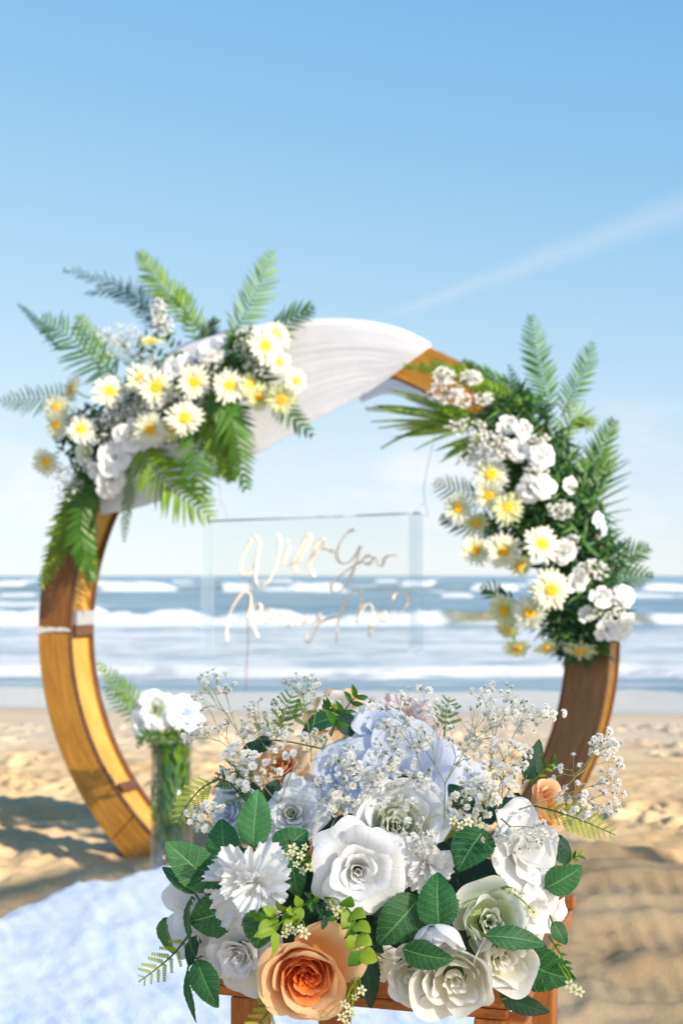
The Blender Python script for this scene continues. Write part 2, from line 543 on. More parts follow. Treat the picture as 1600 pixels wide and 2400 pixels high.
def grid_mesh(name, X, Y, Z, mats, attrs=None):
    ny, nx = X.shape
    co = np.stack([X, Y, Z], -1).reshape(-1, 3).astype(np.float32)
    idx = np.arange(nx * ny, dtype=np.int32).reshape(ny, nx)
    q = np.stack([idx[:-1, :-1], idx[:-1, 1:], idx[1:, 1:], idx[1:, :-1]], -1).reshape(-1, 4)
    me = bpy.data.meshes.new(name)
    me.vertices.add(len(co)); me.vertices.foreach_set('co', co.ravel())
    me.loops.add(q.size); me.loops.foreach_set('vertex_index', q.ravel())
    me.polygons.add(len(q))
    me.polygons.foreach_set('loop_start', np.arange(0, q.size, 4, dtype=np.int32))
    me.polygons.foreach_set('use_smooth', np.ones(len(q), dtype=bool))
    for m_ in mats: me.materials.append(m_)
    for k, a in (attrs or {}).items():
        at = me.attributes.new(k, 'FLOAT', 'POINT')
        at.data.foreach_set('value', a.ravel().astype(np.float32))
    me.update(calc_edges=True)
    me.validate()
    return me

SEA_Z = -0.15
def beach_base(x, y):
    z = 0.245 * sst(y, 3.3, 4.75) * (1 - sst(y, 7.0, 12.6)) - 0.035 * sst(y, 10.5, 13.0) - 0.115 * sst(y, 12.2, 17.2) - 0.35 * sst(y, 16.5, 25)
    z = z + 0.03 * (fbm(x * 0.25, y * 0.3, 2, 5) - 0.5) * sst(y, 8, 13) * (1 - sst(y, 17, 22))
    return z

def build_sand():
    xs = axis_pts(-2.5, 2.5, 0.017, -700, 700)
    ys = axis_pts(3.5, 8.6, 0.017, -120, 26, 1.045)
    X, Y = np.meshgrid(xs, ys)
    near = (1 - sst(Y, 8.5, 12.5)) * (1 - sst(np.abs(X), 6, 14))
    z = beach_base(X, Y)
    rough = 0.05 * (fbm(X * 1.6, Y * 2.6, 3, 1) - 0.5) + 0.050 * (fbm(X * 8 + 3, Y * 10, 3, 2) - 0.5) * (1 - 0.75 * sst(X, 0.6, 1.1))
    rid = np.abs(fbm(X * 8, Y * 8, 3, 9) - 0.5) * 2
    rough += 0.030 * (0.4 - rid) * (1 - 0.7 * sst(X, 0.6, 1.1)) + 0.012 * (fbm(X * 30, Y * 30, 2, 4) - 0.5)
    calm = 0.35 + 0.65 * (1 - sst(Y, 6.2, 7.6))
    z = z + rough * near * calm
    rr = random.Random(11)
    for k in range(230):                              # footprints: heel and ball dents with a thrown-up rim
        cx, cy, an = rr.uniform(-2.6, 2.8), rr.uniform(3.6, 10.5), rr.uniform(-0.8, 0.8)
        if cx > 0.5 and cy < 5.2: continue
        for (ox, oy, ra, rb, dp) in ((0, 0.07, 0.055, 0.085, 0.022), (0, -0.08, 0.042, 0.055, 0.026)):
            px = cx + ox * math.cos(an) - oy * math.sin(an)
            py = cy + ox * math.sin(an) + oy * math.cos(an)
            i0, i1 = np.searchsorted(xs, (px - 0.25, px + 0.25))
            j0, j1 = np.searchsorted(ys, (py - 0.25, py + 0.25))
            if i1 <= i0 or j1 <= j0: continue
            dx, dy = X[j0:j1, i0:i1] - px, Y[j0:j1, i0:i1] - py
            u = (dx * math.cos(an) + dy * math.sin(an)) / ra
            v = (-dx * math.sin(an) + dy * math.cos(an)) / rb
            q = u * u + v * v
            z[j0:j1, i0:i1] += -dp * np.exp(-q * q * 0.6) + 0.014 * np.exp(-(np.sqrt(q) - 1.5) ** 2 * 5)
    # wheel tracks crossing on the right
    for (yc, sl, wd, dp) in ((3.80, 0.05, 0.08, 0.016), (4.08, 0.04, 0.09, 0.022), (4.42, 0.02, 0.08, 0.022), (4.72, -0.03, 0.09, 0.035)):
        d = (Y - (yc + sl * (X - 1.2) + 0.05 * np.sin(X * 2.1))) / wd
        lug = np.sin(X * 95 + d * 1.5 * np.sign(d)) * np.exp(-d ** 4) * 0.006
        z += (-dp * np.exp(-d ** 4) + 0.018 * np.exp(-(np.abs(d) - 1.35) ** 2 * 6) + lug) * sst(X, 0.55, 0.9) * (1 - sst(X, 8, 12))
    wet = sst(Y + 0.9 * (fbm(X * 0.22, Y * 0.1, 2, 31) - 0.5) + 0.10 * X, 11.6, 13.4)
    me = grid_mesh('sand', X, Y, z, [M['sand']], {'wet': wet, 'blown': sst(Y + 0.8 * (fbm(X * 0.8, Y * 0.8, 3, 61) - 0.5), 7.0, 9.0)})
    o = obj('sand', me)
    o['kind'] = 'structure'
    o['label'] = 'trodden golden beach sand running down to the wet shore'
    return o

m, N = material('beach_sand')
tc = N.n('ShaderNodeTexCoord')
at = N.n('ShaderNodeAttribute', {'attribute_name': 'wet'})
a = N.n('ShaderNodeTexNoise', Vector=(tc, 'Object'), Scale=1.6, Detail=5.0)
b_ = N.n('ShaderNodeTexNoise', Vector=(tc, 'Object'), Scale=180.0, Detail=3.0)
c_ = N.n('ShaderNodeTexNoise', Vector=(tc, 'Object'), Scale=14.0, Detail=5.0, Roughness=0.65)
dry = N.mix(N.mr((a, 0), 0.3, 0.7), (0.48, 0.32, 0.165, 1), (0.63, 0.465, 0.27, 1))
dry = N.mix(1.0, dry, N.math('ADD', N.math('MULTIPLY', (b_, 0), 0.5), 0.75), 'MULTIPLY')
wetc = N.mix(1.0, dry, (0.62, 0.60, 0.62, 1), 'MULTIPLY')
pa = N.n('ShaderNodeAttribute', {'attribute_name': 'blown'})
dry = N.mix(N.math('MULTIPLY', (pa, 'Fac'), 0.7), dry, (0.62, 0.50, 0.37, 1))
wetc = N.mix(1.0, dry, (0.66, 0.66, 0.70, 1), 'MULTIPLY')
col = N.mix((at, 'Fac'), dry, wetc)
ro = N.mr((at, 'Fac'), 0.2, 1.0, 0.95, 0.16)
hh = N.math('ADD', N.math('MULTIPLY', (b_, 0), 0.4), (c_, 0))
bp = bumpn(N, hh, N.mr((at, 'Fac'), 0.0, 0.8, 0.7, 0.02), 0.012)
finish(N, principled(N, col, ro, bp, N.mr((at, 'Fac'), 0.3, 1.0, 0.1, 0.5)))
M['sand'] = m
build_sand()

# ------------------------------------------------------------------ the sea
def build_sea():
    ys = [14.0]
    while ys[-1] < 9000:
        y = ys[-1]
        ys.append(y + (0.09 if y < 26 else 0.16 if y < 46 else 0.5 if y < 60 else 0.9 if y < 190 else y * 0.02))
    ys = np.array(ys)
    ts = axis_pts(-0.30, 0.30, 0.0022, -4, 4, 1.14)
    T, Y = np.meshgrid(ts, ys)
    X = T * Y
    u = CU + FPX * T                                   # column angle, only to lay breakers along the coast
    z = np.full_like(X, SEA_Z)
    foam = np.zeros_like(X)
    silt = np.zeros_like(X)
    # long swell
    fade = sst(Y, 24, 60)
    z += fade * (0.10 * np.sin(Y * 0.55 + 2.5 * fbm(X * 0.04, Y * 0.04, 2, 3)) + 0.16 * (fbm(X * 0.10, Y * 0.35, 4, 6) - 0.5)) * (1 - 0.7 * sst(Y, 300, 900))
    z += (1 - fade) * 0.035 * (fbm(X * 0.9, Y * 2.0, 4, 8) - 0.5)
    # breaker one, about 40 m out
    yc = 39.5 + 3.2 * (fbm(X * 0.09, X * 0 + 3, 3, 12) - 0.5) + 0.22 * X * sst(X, 1.5, 12) 
    d = Y - yc
    amp = 0.50 + 0.30 * (fbm(X * 0.22, X * 0, 2, 14) - 0.5) - 0.16 * sst(X, 1.5, 5)
    prof = np.where(d < 0, np.exp(-(d / 0.55) ** 2), np.exp(-(d / 3.0) ** 2))
    tex = fbm(X * 1.9, Y * 1.9, 4, 15)
    z += amp * prof * (0.80 + 1.5 * (fbm(X * 1.1, Y * 0.5, 4, 17) - 0.5) * (1 - 0.7 * sst(X, 1.5, 4)))
    broken = 1 - sst(X + 1.2 * (fbm(X * 0.6, X * 0, 2, 19) - 0.5), 1.8, 3.4) * (1 - 0.85 * sst(X, 8.0, 9.5))
    lip = np.exp(-(d / 0.6) ** 2)
    wash = sst(d, -8.5, -0.3) * (1 - sst(d, 0.2, 1.6))
    foam = np.maximum(foam, broken * np.clip(1.15 * np.exp(-((d + 0.5) / 1.15) ** 2) * (0.75 + 0.5 * tex) + 0.75 * wash * (0.4 + fbm(X * 0.9, Y * 0.9, 4, 16)), 0, 1))
    foam = np.maximum(foam, (1 - broken) * 0.62 * np.exp(-((d + 0.9) / 0.35) ** 2))
    silt = np.maximum(silt, (1 - broken) * np.exp(-((d + 0.35) / 0.55) ** 2))
    # breaker two, about 130 m out, broken in patches
    for (y0, a0, sd, spots) in ((84, 0.35, 39, ((40, 50), (1040, 40), (1500, 60))), (122, 0.85, 41, ((320, 95), (535, 34), (735, 70), (1135, 66), (1525, 60), (-200, 90), (1800, 100))),
                                (175, 0.85, 43, ((20, 40), (250, 40), (960, 40), (1330, 50))), (260, 0.8, 47, ((60, 30), (430, 20), (620, 40), (880, 30), (1230, 30)))):
        yc = y0 * (1 + 0.05 * (fbm(X * 4.0 / y0, X * 0, 3, sd) - 0.5))
        d = Y - yc
        wv_ = 0.011 * y0
        U = CU + FPX * X / y0 + 60 * (fbm(X * 16 / y0, Y * 0.3, 3, sd + 2) - 0.5)
        on = np.zeros_like(X)
        for (uc, uw) in spots:
            on = np.maximum(on, 1 - sst(np.abs(U - uc), uw * 0.7, uw * 1.15))
        brk = 0.75 + 0.7 * (fbm(X * 50 / y0, Y * 20 / y0, 4, sd) - 0.5)
        z += a0 * (0.45 + 0.55 * on) * brk * np.where(d < 0, np.exp(-(d / wv_) ** 2), np.exp(-(d / (3 * wv_)) ** 2))
        foam = np.maximum(foam, on * np.exp(-((d + wv_ * 0.5) / (1.5 * wv_)) ** 2) * (0.4 + brk))
        silt = np.maximum(silt, 0.35 * (1 - on) * np.exp(-((d + wv_ * 0.7) / wv_) ** 2))
    # small shore break and the churned water behind it
    yc = 19.0 + 1.5 * (fbm(X * 0.35, X * 0 + 8, 3, 22) - 0.5) 
    d = Y - yc
    z += 0.11 * np.where(d < 0, np.exp(-(d / 0.22) ** 2), np.exp(-(d / 1.1) ** 2)) * (0.6 + 0.8 * fbm(X * 0.9, Y * 0.9, 3, 23))
    foam = np.maximum(foam, 0.90 * np.exp(-(np.where(d < 0, d / 0.7, d / 2.0)) ** 2) * (0.35 + fbm(X * 1.6, Y * 2.6, 4, 24)))
    foam = np.maximum(foam, (1 - sst(Y, 33, 41)) * sst(Y, 17, 19) * (0.30 + 0.50 * fbm(X * 0.8, Y * 2.2, 4, 25)))
    foam = np.maximum(foam, 0.62 * np.exp(-((Y - 17.4 - 1.2 * (fbm(X * 0.3, X * 0, 3, 27) - 0.5)) / 0.16) ** 2))
    caps = sst(fbm(X * 0.14 + 9, Y * 0.14, 4, 91), 0.62, 0.72) * sst(Y, 50, 60) * (1 - sst(Y, 500, 900))
    foam = np.maximum(foam, 0.75 * caps)
    me = grid_mesh('sea', X, Y, z, [M['sea']], {'foam': np.clip(foam, 0, 1), 'silt': np.clip(silt, 0, 1)})
    o = obj('sea', me)
    o['kind'] = 'structure'
    o['label'] = 'blue grey sea with lines of white breakers'
    return o

m, N = material('sea_water')
tc = N.n('ShaderNodeTexCoord')
fo = N.n('ShaderNodeAttribute', {'attribute_name': 'foam'})
si = N.n('ShaderNodeAttribute', {'attribute_name': 'silt'})
mp = N.n('ShaderNodeMapping', Vector=(tc, 'Object'), Scale=(1.0, 2.6, 1.0))
f1 = N.n('ShaderNodeTexNoise', Vector=mp, Scale=1.5, Detail=8.0, Roughness=0.68)
f2 = N.n('ShaderNodeTexNoise', Vector=mp, Scale=0.16, Detail=8.0, Roughness=0.6)
f = N.math('ADD', (fo, 'Fac'), N.math('MULTIPLY', N.math('SUBTRACT', (f1, 0), 0.5), 1.1))
fm = N.mr(f, 0.30, 0.72)
w1 = N.mix(N.mr((f2, 0), 0.35, 0.65), (0.14, 0.235, 0.30, 1), (0.27, 0.38, 0.43, 1))
w2 = N.mix((si, 'Fac'), w1, (0.27, 0.25, 0.14, 1))
h = N.n('ShaderNodeTexNoise', Vector=mp, Scale=2.2, Detail=7.0, Roughness=0.62)
bp = bumpn(N, (h, 0), 0.8, 0.35)
wat = principled(N, w2, 0.28, bp, 0.3)
fom = principled(N, (0.80, 0.81, 0.82, 1), 0.85, bumpn(N, (f1, 0), 0.9, 0.3), 0.2)
finish(N, N.n('ShaderNodeMixShader', i0=fm, i1=wat, i2=fom))
M['sea'] = m
build_sea()

# ------------------------------------------------------------------ added unseen voile screen, put in to shade and softly fill the foreground
Dv = Vector((-sdir.x, -sdir.y, 0)).normalized()
Qv = Vector((Dv.y, -Dv.x, 0))
SCR_S, SHADE_K = -1.7, 1.98
Hs = SHADE_K - SCR_S * math.tan(R_(SUN_EL))
m, N = material('shade_screen_voile')
tr_ = N.n('ShaderNodeBsdfTransparent', Color=(1, 1, 1, 1))
df_ = N.n('ShaderNodeBsdfDiffuse', Color=(0.85, 0.85, 0.85, 1))
tl_ = N.n('ShaderNodeBsdfTranslucent', Color=(0.9, 0.89, 0.88, 1))
finish(N, N.n('ShaderNodeMixShader', i0=0.32, i1=N.n('ShaderNodeMixShader', i0=0.85, i1=df_, i2=tl_), i2=tr_))
screen = thing('added_shade_screen', 'added white voile screen on posts, out of view behind and right, shading the foreground', 'screen', Dv * SCR_S + Qv * 0.2)
def screen_pt(a, v):
    q = -3.2 + 7.6 * a
    return Dv * (SCR_S + 0.05 * math.sin(q * 9)) + Qv * q + Vector((0, 0, 0.05 + (Hs - 0.05) * v))
b = MB(); b.grid(screen_pt, 120, 8)
b.build('shade_panel', m, screen, True, screen.location)
for q in (-3.2, 4.4):
    b = MB(); c_ = Dv * (SCR_S - 0.10) + Qv * q
    b.box(c_ + Vector((0, 0, Hs / 2)), Dv * .03, Qv * .03, Vector((0, 0, Hs / 2 + .02)))
    b.build('post', M['arch_brown'], screen, False, screen.location)
b = MB(); b.box(Dv * (SCR_S - 0.10) + Qv * 0.6 + Vector((0, 0, Hs + 0.05)), Dv * .025, Qv * 3.83, Vector((0, 0, .028)))
b.build('top_bar', M['arch_brown'], screen, False, screen.location)

# ------------------------------------------------------------------ white rug
def build_rug():
    poly = [(-2.2, 2.9), (0.42, 2.9), (0.46, 3.8), (0.48, 4.35), (0.1, 4.50), (-0.30, 4.46), (-0.56, 4.50), (-0.70, 4.40), (-0.83, 4.38), (-1.0, 4.16), (-1.35, 4.02), (-1.8, 3.9), (-2.2, 3.8)]
    xs = np.arange(-2.3, 0.62, 0.011)
    ys = np.arange(2.8, 4.7, 0.0095)
    X, Y = np.meshgrid(xs, ys)
    jx = X + 0.05 * (fbm(X * 9, Y * 9, 3, 71) - 0.5)
    jy = Y + 0.05 * (fbm(X * 9 + 5, Y * 9, 3, 72) - 0.5)
    # signed distance to the outline
    ins = np.zeros_like(X, dtype=bool)
    dist = np.full_like(X, 9.0)
    n = len(poly)
    for i in range(n):
        (x0, y0), (x1, y1) = poly[i], poly[(i + 1) % n]
        cond = ((y0 > jy) != (y1 > jy)) & (jx < (x1 - x0) * (jy - y0) / ((y1 - y0) + 1e-9) + x0)
        ins ^= cond
        t = np.clip(((jx - x0) * (x1 - x0) + (jy - y0) * (y1 - y0)) / ((x1 - x0) ** 2 + (y1 - y0) ** 2), 0, 1)
        dist = np.minimum(dist, np.hypot(jx - x0 - t * (x1 - x0), jy - y0 - t * (y1 - y0)))
    sd = np.where(ins, dist, -dist)
    an = 0.6
    uu, vv = X * math.cos(an) + Y * math.sin(an), -X * math.sin(an) + Y * math.cos(an)
    wx = uu + 0.10 * fbm(X * 5, Y * 5, 2, 77)
    fur = fbm(wx * 42, vv * 11, 3, 73)
    lump = fbm(X * 3.2, Y * 3.2, 3, 74)
    base = 0.055 * np.sqrt(np.clip(sd / 0.09, 0, 1))
    tuft = fbm(X * 11 + 2 * lump, Y * 11, 3, 78)
    Z = np.where(sd > 0, base + 0.045 * (lump - 0.35) * sst(sd, 0, 0.12) + (0.018 * (fur - 0.5) + 0.018 * (tuft - 0.5)) * sst(sd, 0, 0.03), -0.06)
    keep = Z > -0.03
    Z = Z + beach_base(X, Y) + 0.012
    me = grid_mesh('white_rug', X, Y, Z, [M['rug']], {'keep': keep * 1.0})
    # drop the margin outside the outline
    import bmesh
    bm = bmesh.new(); bm.from_mesh(me)
    lay = bm.verts.layers.float['keep']
    kill = [v for v in bm.verts if v[lay] < 0.5]
    bmesh.ops.delete(bm, geom=kill, context='VERTS')
    bm.to_mesh(me); bm.free()
    o = obj('white_rug', me)
    return tag(o, 'fluffy white fur rug lying on the sand under the stool and arch', 'rug')
m, N = material('rug_fur')
tc = N.n('ShaderNodeTexCoord')
mp = N.n('ShaderNodeMapping', Vector=(tc, 'Object'), Rotation=(0, 0, -0.6), Scale=(1.0, 0.3, 1.0))
n_ = N.n('ShaderNodeTexNoise', Vector=mp, Scale=160.0, Detail=4.0)
n2_ = N.n('ShaderNodeTexNoise', Vector=(tc, 'Object'), Scale=7.0, Detail=3.0)
c = N.mix(N.mr((n2_, 0), 0.3, 0.7), (0.84, 0.89, 0.95, 1), (0.94, 0.95, 0.96, 1))
b = principled(N, c, 0.95, bumpn(N, (n_, 0), 0.4, 0.01), 0.1)
N.set(b, 'Sheen Weight', 0.4)
finish(N, b)
M['rug'] = m
build_rug()

# ------------------------------------------------------------------ circular arch
def ring_pt(r, phi, off=0.0):
    """phi degrees from the top, positive to the right; off towards the viewer. Arch's own frame (x, y depth, z)"""
    a = R_(phi)
    return Vector((r * math.sin(a), -off, r * math.cos(a)))
RO, RI, DEP = 0.9865, 0.8615, 0.145
arch = thing('circular_arch', 'big round wooden wedding arch of golden brown plywood on the sand', 'arch', RC)
arch.rotation_euler = (0, 0, -RT)
def arc_board(name, p0, p1, ri, ro, f0, f1, mat, bev=0.003, wob=0.0):
    n = max(4, int(abs(p1 - p0) / 3))
    b = MB()
    vs, fs = [], []
    for i in range(n + 1):
        ph = p0 + (p1 - p0) * i / n
        vs += [ring_pt(ri, ph, f0), ring_pt(ro, ph, f0), ring_pt(ro, ph, f1), ring_pt(ri, ph, f1)]
    for i in range(n):
        for k in range(4):
            fs.append((i * 4 + k, i * 4 + (k + 1) % 4, i * 4 + 4 + (k + 1) % 4, i * 4 + 4 + k))
    fs += [(3, 2, 1, 0), (n * 4, n * 4 + 1, n * 4 + 2, n * 4 + 3)]
    b.add(vs, fs)
    return b.build(name, mat, arch, False, bevel=bev)
segs = ((-89.6, -45, 'arch_brown'), (-44.8, 0, 'arch_brown'), (0.2, 44.8, 'arch_sunlit'), (45, 89.8, 'arch_shaded'),
        (90.2, 134.8, 'arch_shaded'), (135, 179.8, 'arch_sunlit'), (180.2, 224.8, 'arch_sunlit'), (225, 269.6, 'arch_sunlit'))  # sunlit and shaded wood tones are painted in board by board
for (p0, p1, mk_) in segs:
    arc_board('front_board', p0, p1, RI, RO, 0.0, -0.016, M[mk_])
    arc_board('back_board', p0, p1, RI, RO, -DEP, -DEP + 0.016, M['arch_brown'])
for (p0, p1) in ((-89.7, 0), (0.1, 89.8), (90.1, 179.9), (180, 269.7)):
    arc_board('inner_panel', p0, p1, RI + 0.007, RI + 0.013, -0.0175, -DEP + 0.0175, M['arch_inner'], 0)
    arc_board('outer_panel', p0, p1, RO - 0.013, RO - 0.007, -0.0175, -DEP + 0.0175, M['arch_sunlit'], 0)
for (p0, p1) in ((-89.7, 0), (0.1, 89.8), (90.1, 179.9), (180, 269.7)):
    arc_board('edge_trim', p0, p1, RI - 0.006, RI - 0.0005, 0.0015, -0.013, M['arch_edge'], 0)
    arc_board('edge_trim', p0, p1, RI - 0.006, RI - 0.0005, -DEP + 0.013, -DEP, M['arch_edge'], 0)
def ring_block(name, ph, half, r0, r1, mat, f0=-0.018, f1=-DEP + 0.018):
    return arc_board(name, ph - half, ph + half, r0, r1, f0, f1, mat, 0.002)
for ph in (-90, -128, -48, 48, 90, 128, 165, -165):
    ring_block('spacer_block', ph, 1.1, RI - 0.018, RI + 0.0065, M['arch_edge'])
ring_block('joint_plate', -87.0, 1.7, RI - 0.0215, RI - 0.0185 + 0.02, M['plate'])
ring_block('joint_plate', 87.0, 1.7, RI - 0.0215, RI - 0.0185 + 0.02, M['plate'])
b = MB()
for k in range(9):
    b.box(ring_pt(RI + 0.014 * k + 0.006, -89.6, 0.001), (0.0075, 0, 0), (0, 0.002, 0), (0, 0, 0.004 + 0.002 * ((k * 7) % 3)))
o = b.build('chipped_edge', simple_mat('bare_wood', (0.68, 0.60, 0.50, 1), 0.9), arch, False)

# ------------------------------------------------------------------ drape
def lerp_list(L, t):
    x = t * (len(L) - 1)
    i = min(int(x), len(L) - 2)
    f = x - i
    p0, p1, p2, p3 = (Vector(L[max(i - 1, 0)]), Vector(L[i]), Vector(L[i + 1]), Vector(L[min(i + 2, len(L) - 1)]))
    return 0.5 * ((2 * p1) + (p2 - p0) * f + (2 * p0 - 5 * p1 + 4 * p2 - p3) * f * f + (3 * p1 - p0 - 3 * p2 + p3) * f ** 3)
outer = [(222, 1120), (236, 1010), (300, 905), (400, 812), (520, 766), (620, 751), (700, 743), (780, 741), (860, 749), (930, 768), (987, 797)]
inner = [(233, 1182), (300, 1170), (365, 1151), (460, 1112), (560, 1060), (640, 1014), (710, 974), (770, 941), (812, 918), (842, 902), (908, 857)]
drape = thing('white_drape', 'white voile drape wrapped over the top left of the round arch', 'drape', A(600, 900))
def front_sheet(a, t):
    """a along the swag, t 0..1 across, from the back over the rim to the lower hem"""
    wrap = 0.16
    o2 = lerp_list(outer, a)
    i2 = lerp_list(inner, a)
    if t < wrap:
        k = 1 - t / wrap
        ang = k * 1.0
        p = A(o2.x, o2.y, 0.02 - 0.20 * ang)
        p.z += 0.012 * math.sin(k * math.pi)
        return p
    k = (t - wrap) / (1 - wrap)
    q = o2.lerp(i2, k)
    free = min(1, k * 3.0)
    ph = k * 9.5 + 1.2 * math.sin(a * 4.0) + a * 2.0
    rip = 0.0012 * math.sin(ph * 0.8) + 0.0013 * math.sin(ph * 3.1 + 1 + a * 9) * math.sin(a * 8 + k * 5) + 0.0009 * math.sin(ph * 8 + a * 14) * math.sin(a * 5 - k * 9 + 1)
    amp = (0.35 + 0.65 * math.sin(min(1, a * 1.05) * math.pi * 0.9 + 0.25)) * free
    roll = 0.008 * k * (1 - k) * 4
    sag = Vector((0, math.sin(k * math.pi) * 0))
    p = A(q.x, q.y, 0.020 + rip * amp + roll)
    return p
b = MB()
b.grid(front_sheet, 110, 70)
o = b.build('front_sheet', M['voile'], drape, True, drape.location)
so = o.modifiers.new('thickness', 'SOLIDIFY'); so.thickness = 0.0015
back_o = [(820, 905), (880, 868), (950, 862), (1020, 890), (1075, 935)]
back_i = [(830, 925), (890, 905), (950, 925), (1005, 960), (1062, 992)]
b = MB()
b.grid(lambda a, t: A(*lerp_list(back_o, a).lerp(lerp_list(back_i, a), t), -0.17 + 0.012 * math.sin(t * 14 + a * 3) + 0.006 * math.sin(t * 31)), 40, 24)
o = b.build('back_sheet', M['sheer'], drape, True, drape.location)
so = o.modifiers.new('thickness', 'SOLIDIFY'); so.thickness = 0.0015

# ------------------------------------------------------------------ acrylic sign
def C8(x, y):
    return ((440 + x * 0.3827) * 0.98, (1140 + y * 0.3827) * 0.98)
sg0, sg1, sg2, sg3 = A(484, 1197), A(958, 1179), A(958, 1500), A(470, 1508)
sign = thing('acrylic_sign', 'clear acrylic proposal sign with peach script lettering hanging inside the round arch', 'sign', (sg2 + sg3) / 2)
SO = sign.location.copy()
def slab(name, quad, th, mat):
    b = MB()
    n_ = RN * th / 2
    vs = [q + n_ for q in quad] + [q - n_ for q in quad]
    b.add(vs, [(0, 1, 2, 3), (7, 6, 5, 4), (0, 4, 5, 1), (1, 5, 6, 2), (2, 6, 7, 3), (3, 7, 4, 0)])
    return b.build(name, mat, sign, False, SO)
slab('panel', [sg0, sg1, sg2, sg3], 0.005, M['acrylic'])
for (q0, q1, w0) in ((A(466, 1200), A(464, 1510), 1), (A(940, 1181), A(941, 1502), 1)):
    dx = RX * 0.045
    slab('side_band', [q0 + RN * 0.006, q0 + dx + RN * 0.006, q1 + dx + RN * 0.006, q1 + RN * 0.006], 0.004, M['acrylic_edge'])
b = MB(); b.tube([sg0 + RN * 0.004 - RX * 0.01, sg1 + RN * 0.004 + RX * 0.01], 0.003, 8)
b.build('top_rail', simple_mat('rail_grey', (0.50, 0.60, 0.65, 1), 0.4), sign, True, SO)
b = MB(); b.tube([sg3 + RN * 0.004, sg2 + RN * 0.004], 0.002, 6)
b.build('bottom_edge', M['acrylic_edge'], sign, True, SO)
strokes = {
 'will': [[(395,320),(350,400),(325,490),(340,540),(375,535),(405,490),(430,400),(438,370)],
          [(395,320),(420,310),(445,350),(438,370),(420,470),(415,560),(430,605),(458,608),(500,570),(540,490),(562,400),(565,330),(550,290)],
          [(625,365),(600,420),(588,460),(610,482),(645,468),(665,440)], [(612,338),(616,332)],
          [(665,470),(700,420),(745,340),(755,310),(735,300),(700,360),(665,450),(655,500),(670,525),(700,515),(740,470),(790,400),(830,340),(830,315),(805,330),(770,400),(745,460),(755,510),(775,555)],
          [(790,395),(825,382),(855,385),(905,408)]],
 'you': [[(1015,265),(975,285),(930,350),(910,420),(930,465),(975,470),(1020,430),(1058,365)],
         [(1058,365),(1035,450),(1005,530),(960,610),(910,652),(880,635),(885,595),(940,540),(1010,490),(1070,455)],
         [(1110,425),(1085,432),(1072,455),(1087,475),(1115,470),(1132,440),(1110,425)],
         [(1132,440),(1152,445),(1163,478),(1190,485),(1205,440),(1235,424),(1278,425)]],
 'marry': [[(240,945),(240,870),(265,760),(310,680),(350,645),(385,665),(385,730),(362,805)],
           [(362,805),(400,740),(430,715),(450,740),(430,790),(405,830),(410,880),(430,925)],
           [(512,760),(475,772),(458,805),(485,825),(512,795),(520,765),(518,805),(535,832),(560,795)],
           [(560,795),(580,785),(588,810),(598,845),(628,848),(645,800)], [(645,800),(668,795),(680,820),(690,842),(715,838),(732,800)],
           [(732,800),(735,832),(762,842),(795,805),(810,780),(790,860),(760,930),(732,955),(720,930),(750,890),(820,830),(880,805),(935,795)]],
 'me': [[(910,955),(912,880),(930,800),(960,710),(1005,648),(1045,645),(1062,700),(1045,780),(1030,835)],
        [(1030,835),(1060,765),(1095,722),(1130,740),(1122,830),(1112,920)],
        [(1160,800),(1208,792),(1205,762),(1175,772),(1165,805),(1195,826),(1262,800)]],
 'question_mark': [[(1265,710),(1258,675),(1290,645),(1335,655),(1350,695),(1328,745),(1285,785)], [(1262,818),(1266,822)]],
}
for nm, sts in strokes.items():
    b = MB()
    for s_ in sts:
        pts = [A(*C8(x, y), 0.010) for x, y in s_]
        pts = crom(pts, 6) if len(pts) > 2 else pts
        r0 = 0.0045
        b.tube(pts, [r0 * (0.8 + 0.35 * math.sin(i * 0.31 + len(s_))) for i in range(len(pts))], 8)
    o = b.build('lettering', M['letters'], sign, True, SO)
    o['label'] = 'peach script letters reading ' + {'will': 'Will', 'you': 'You', 'marry': 'Marry', 'me': 'Me', 'question_mark': 'a question mark'}[nm]
def hang(name, pts, label, mat='string', r=0.0008):
    t = MB(); t.tube([Vector(p) for p in pts], r, 5)
    o = t.build(name, M[mat], None, True, Vector(pts[-1]))
    o.location = Vector(pts[-1])
    return tag(o, label, 'string')
hang('hanging_string', [A(1000, 985, -0.03), A(972, 1120, 0.0), A(975, 1153, 0.002), A(950, 1176, 0.008), A(983, 1186, 0.008), A(975, 1153, 0.003)], 'thin grey string holding the right corner of the acrylic sign')
hang('hanging_string', [A(500, 1060, -0.03), A(505, 1135, 0.0), A(508, 1148, 0.002), A(490, 1195, 0.008), A(525, 1193, 0.008), A(508, 1148, 0.003)], 'thin grey string holding the left corner of the acrylic sign')
hang('loose_twine', [A(575, 1330, -0.006), A(568, 1400, -0.008), A(570, 1470, -0.008), A(566, 1530, -0.006), A(565, 1585, -0.006)], 'thin brown twine hanging down behind the lettering of the sign', 'twine', 0.0016)

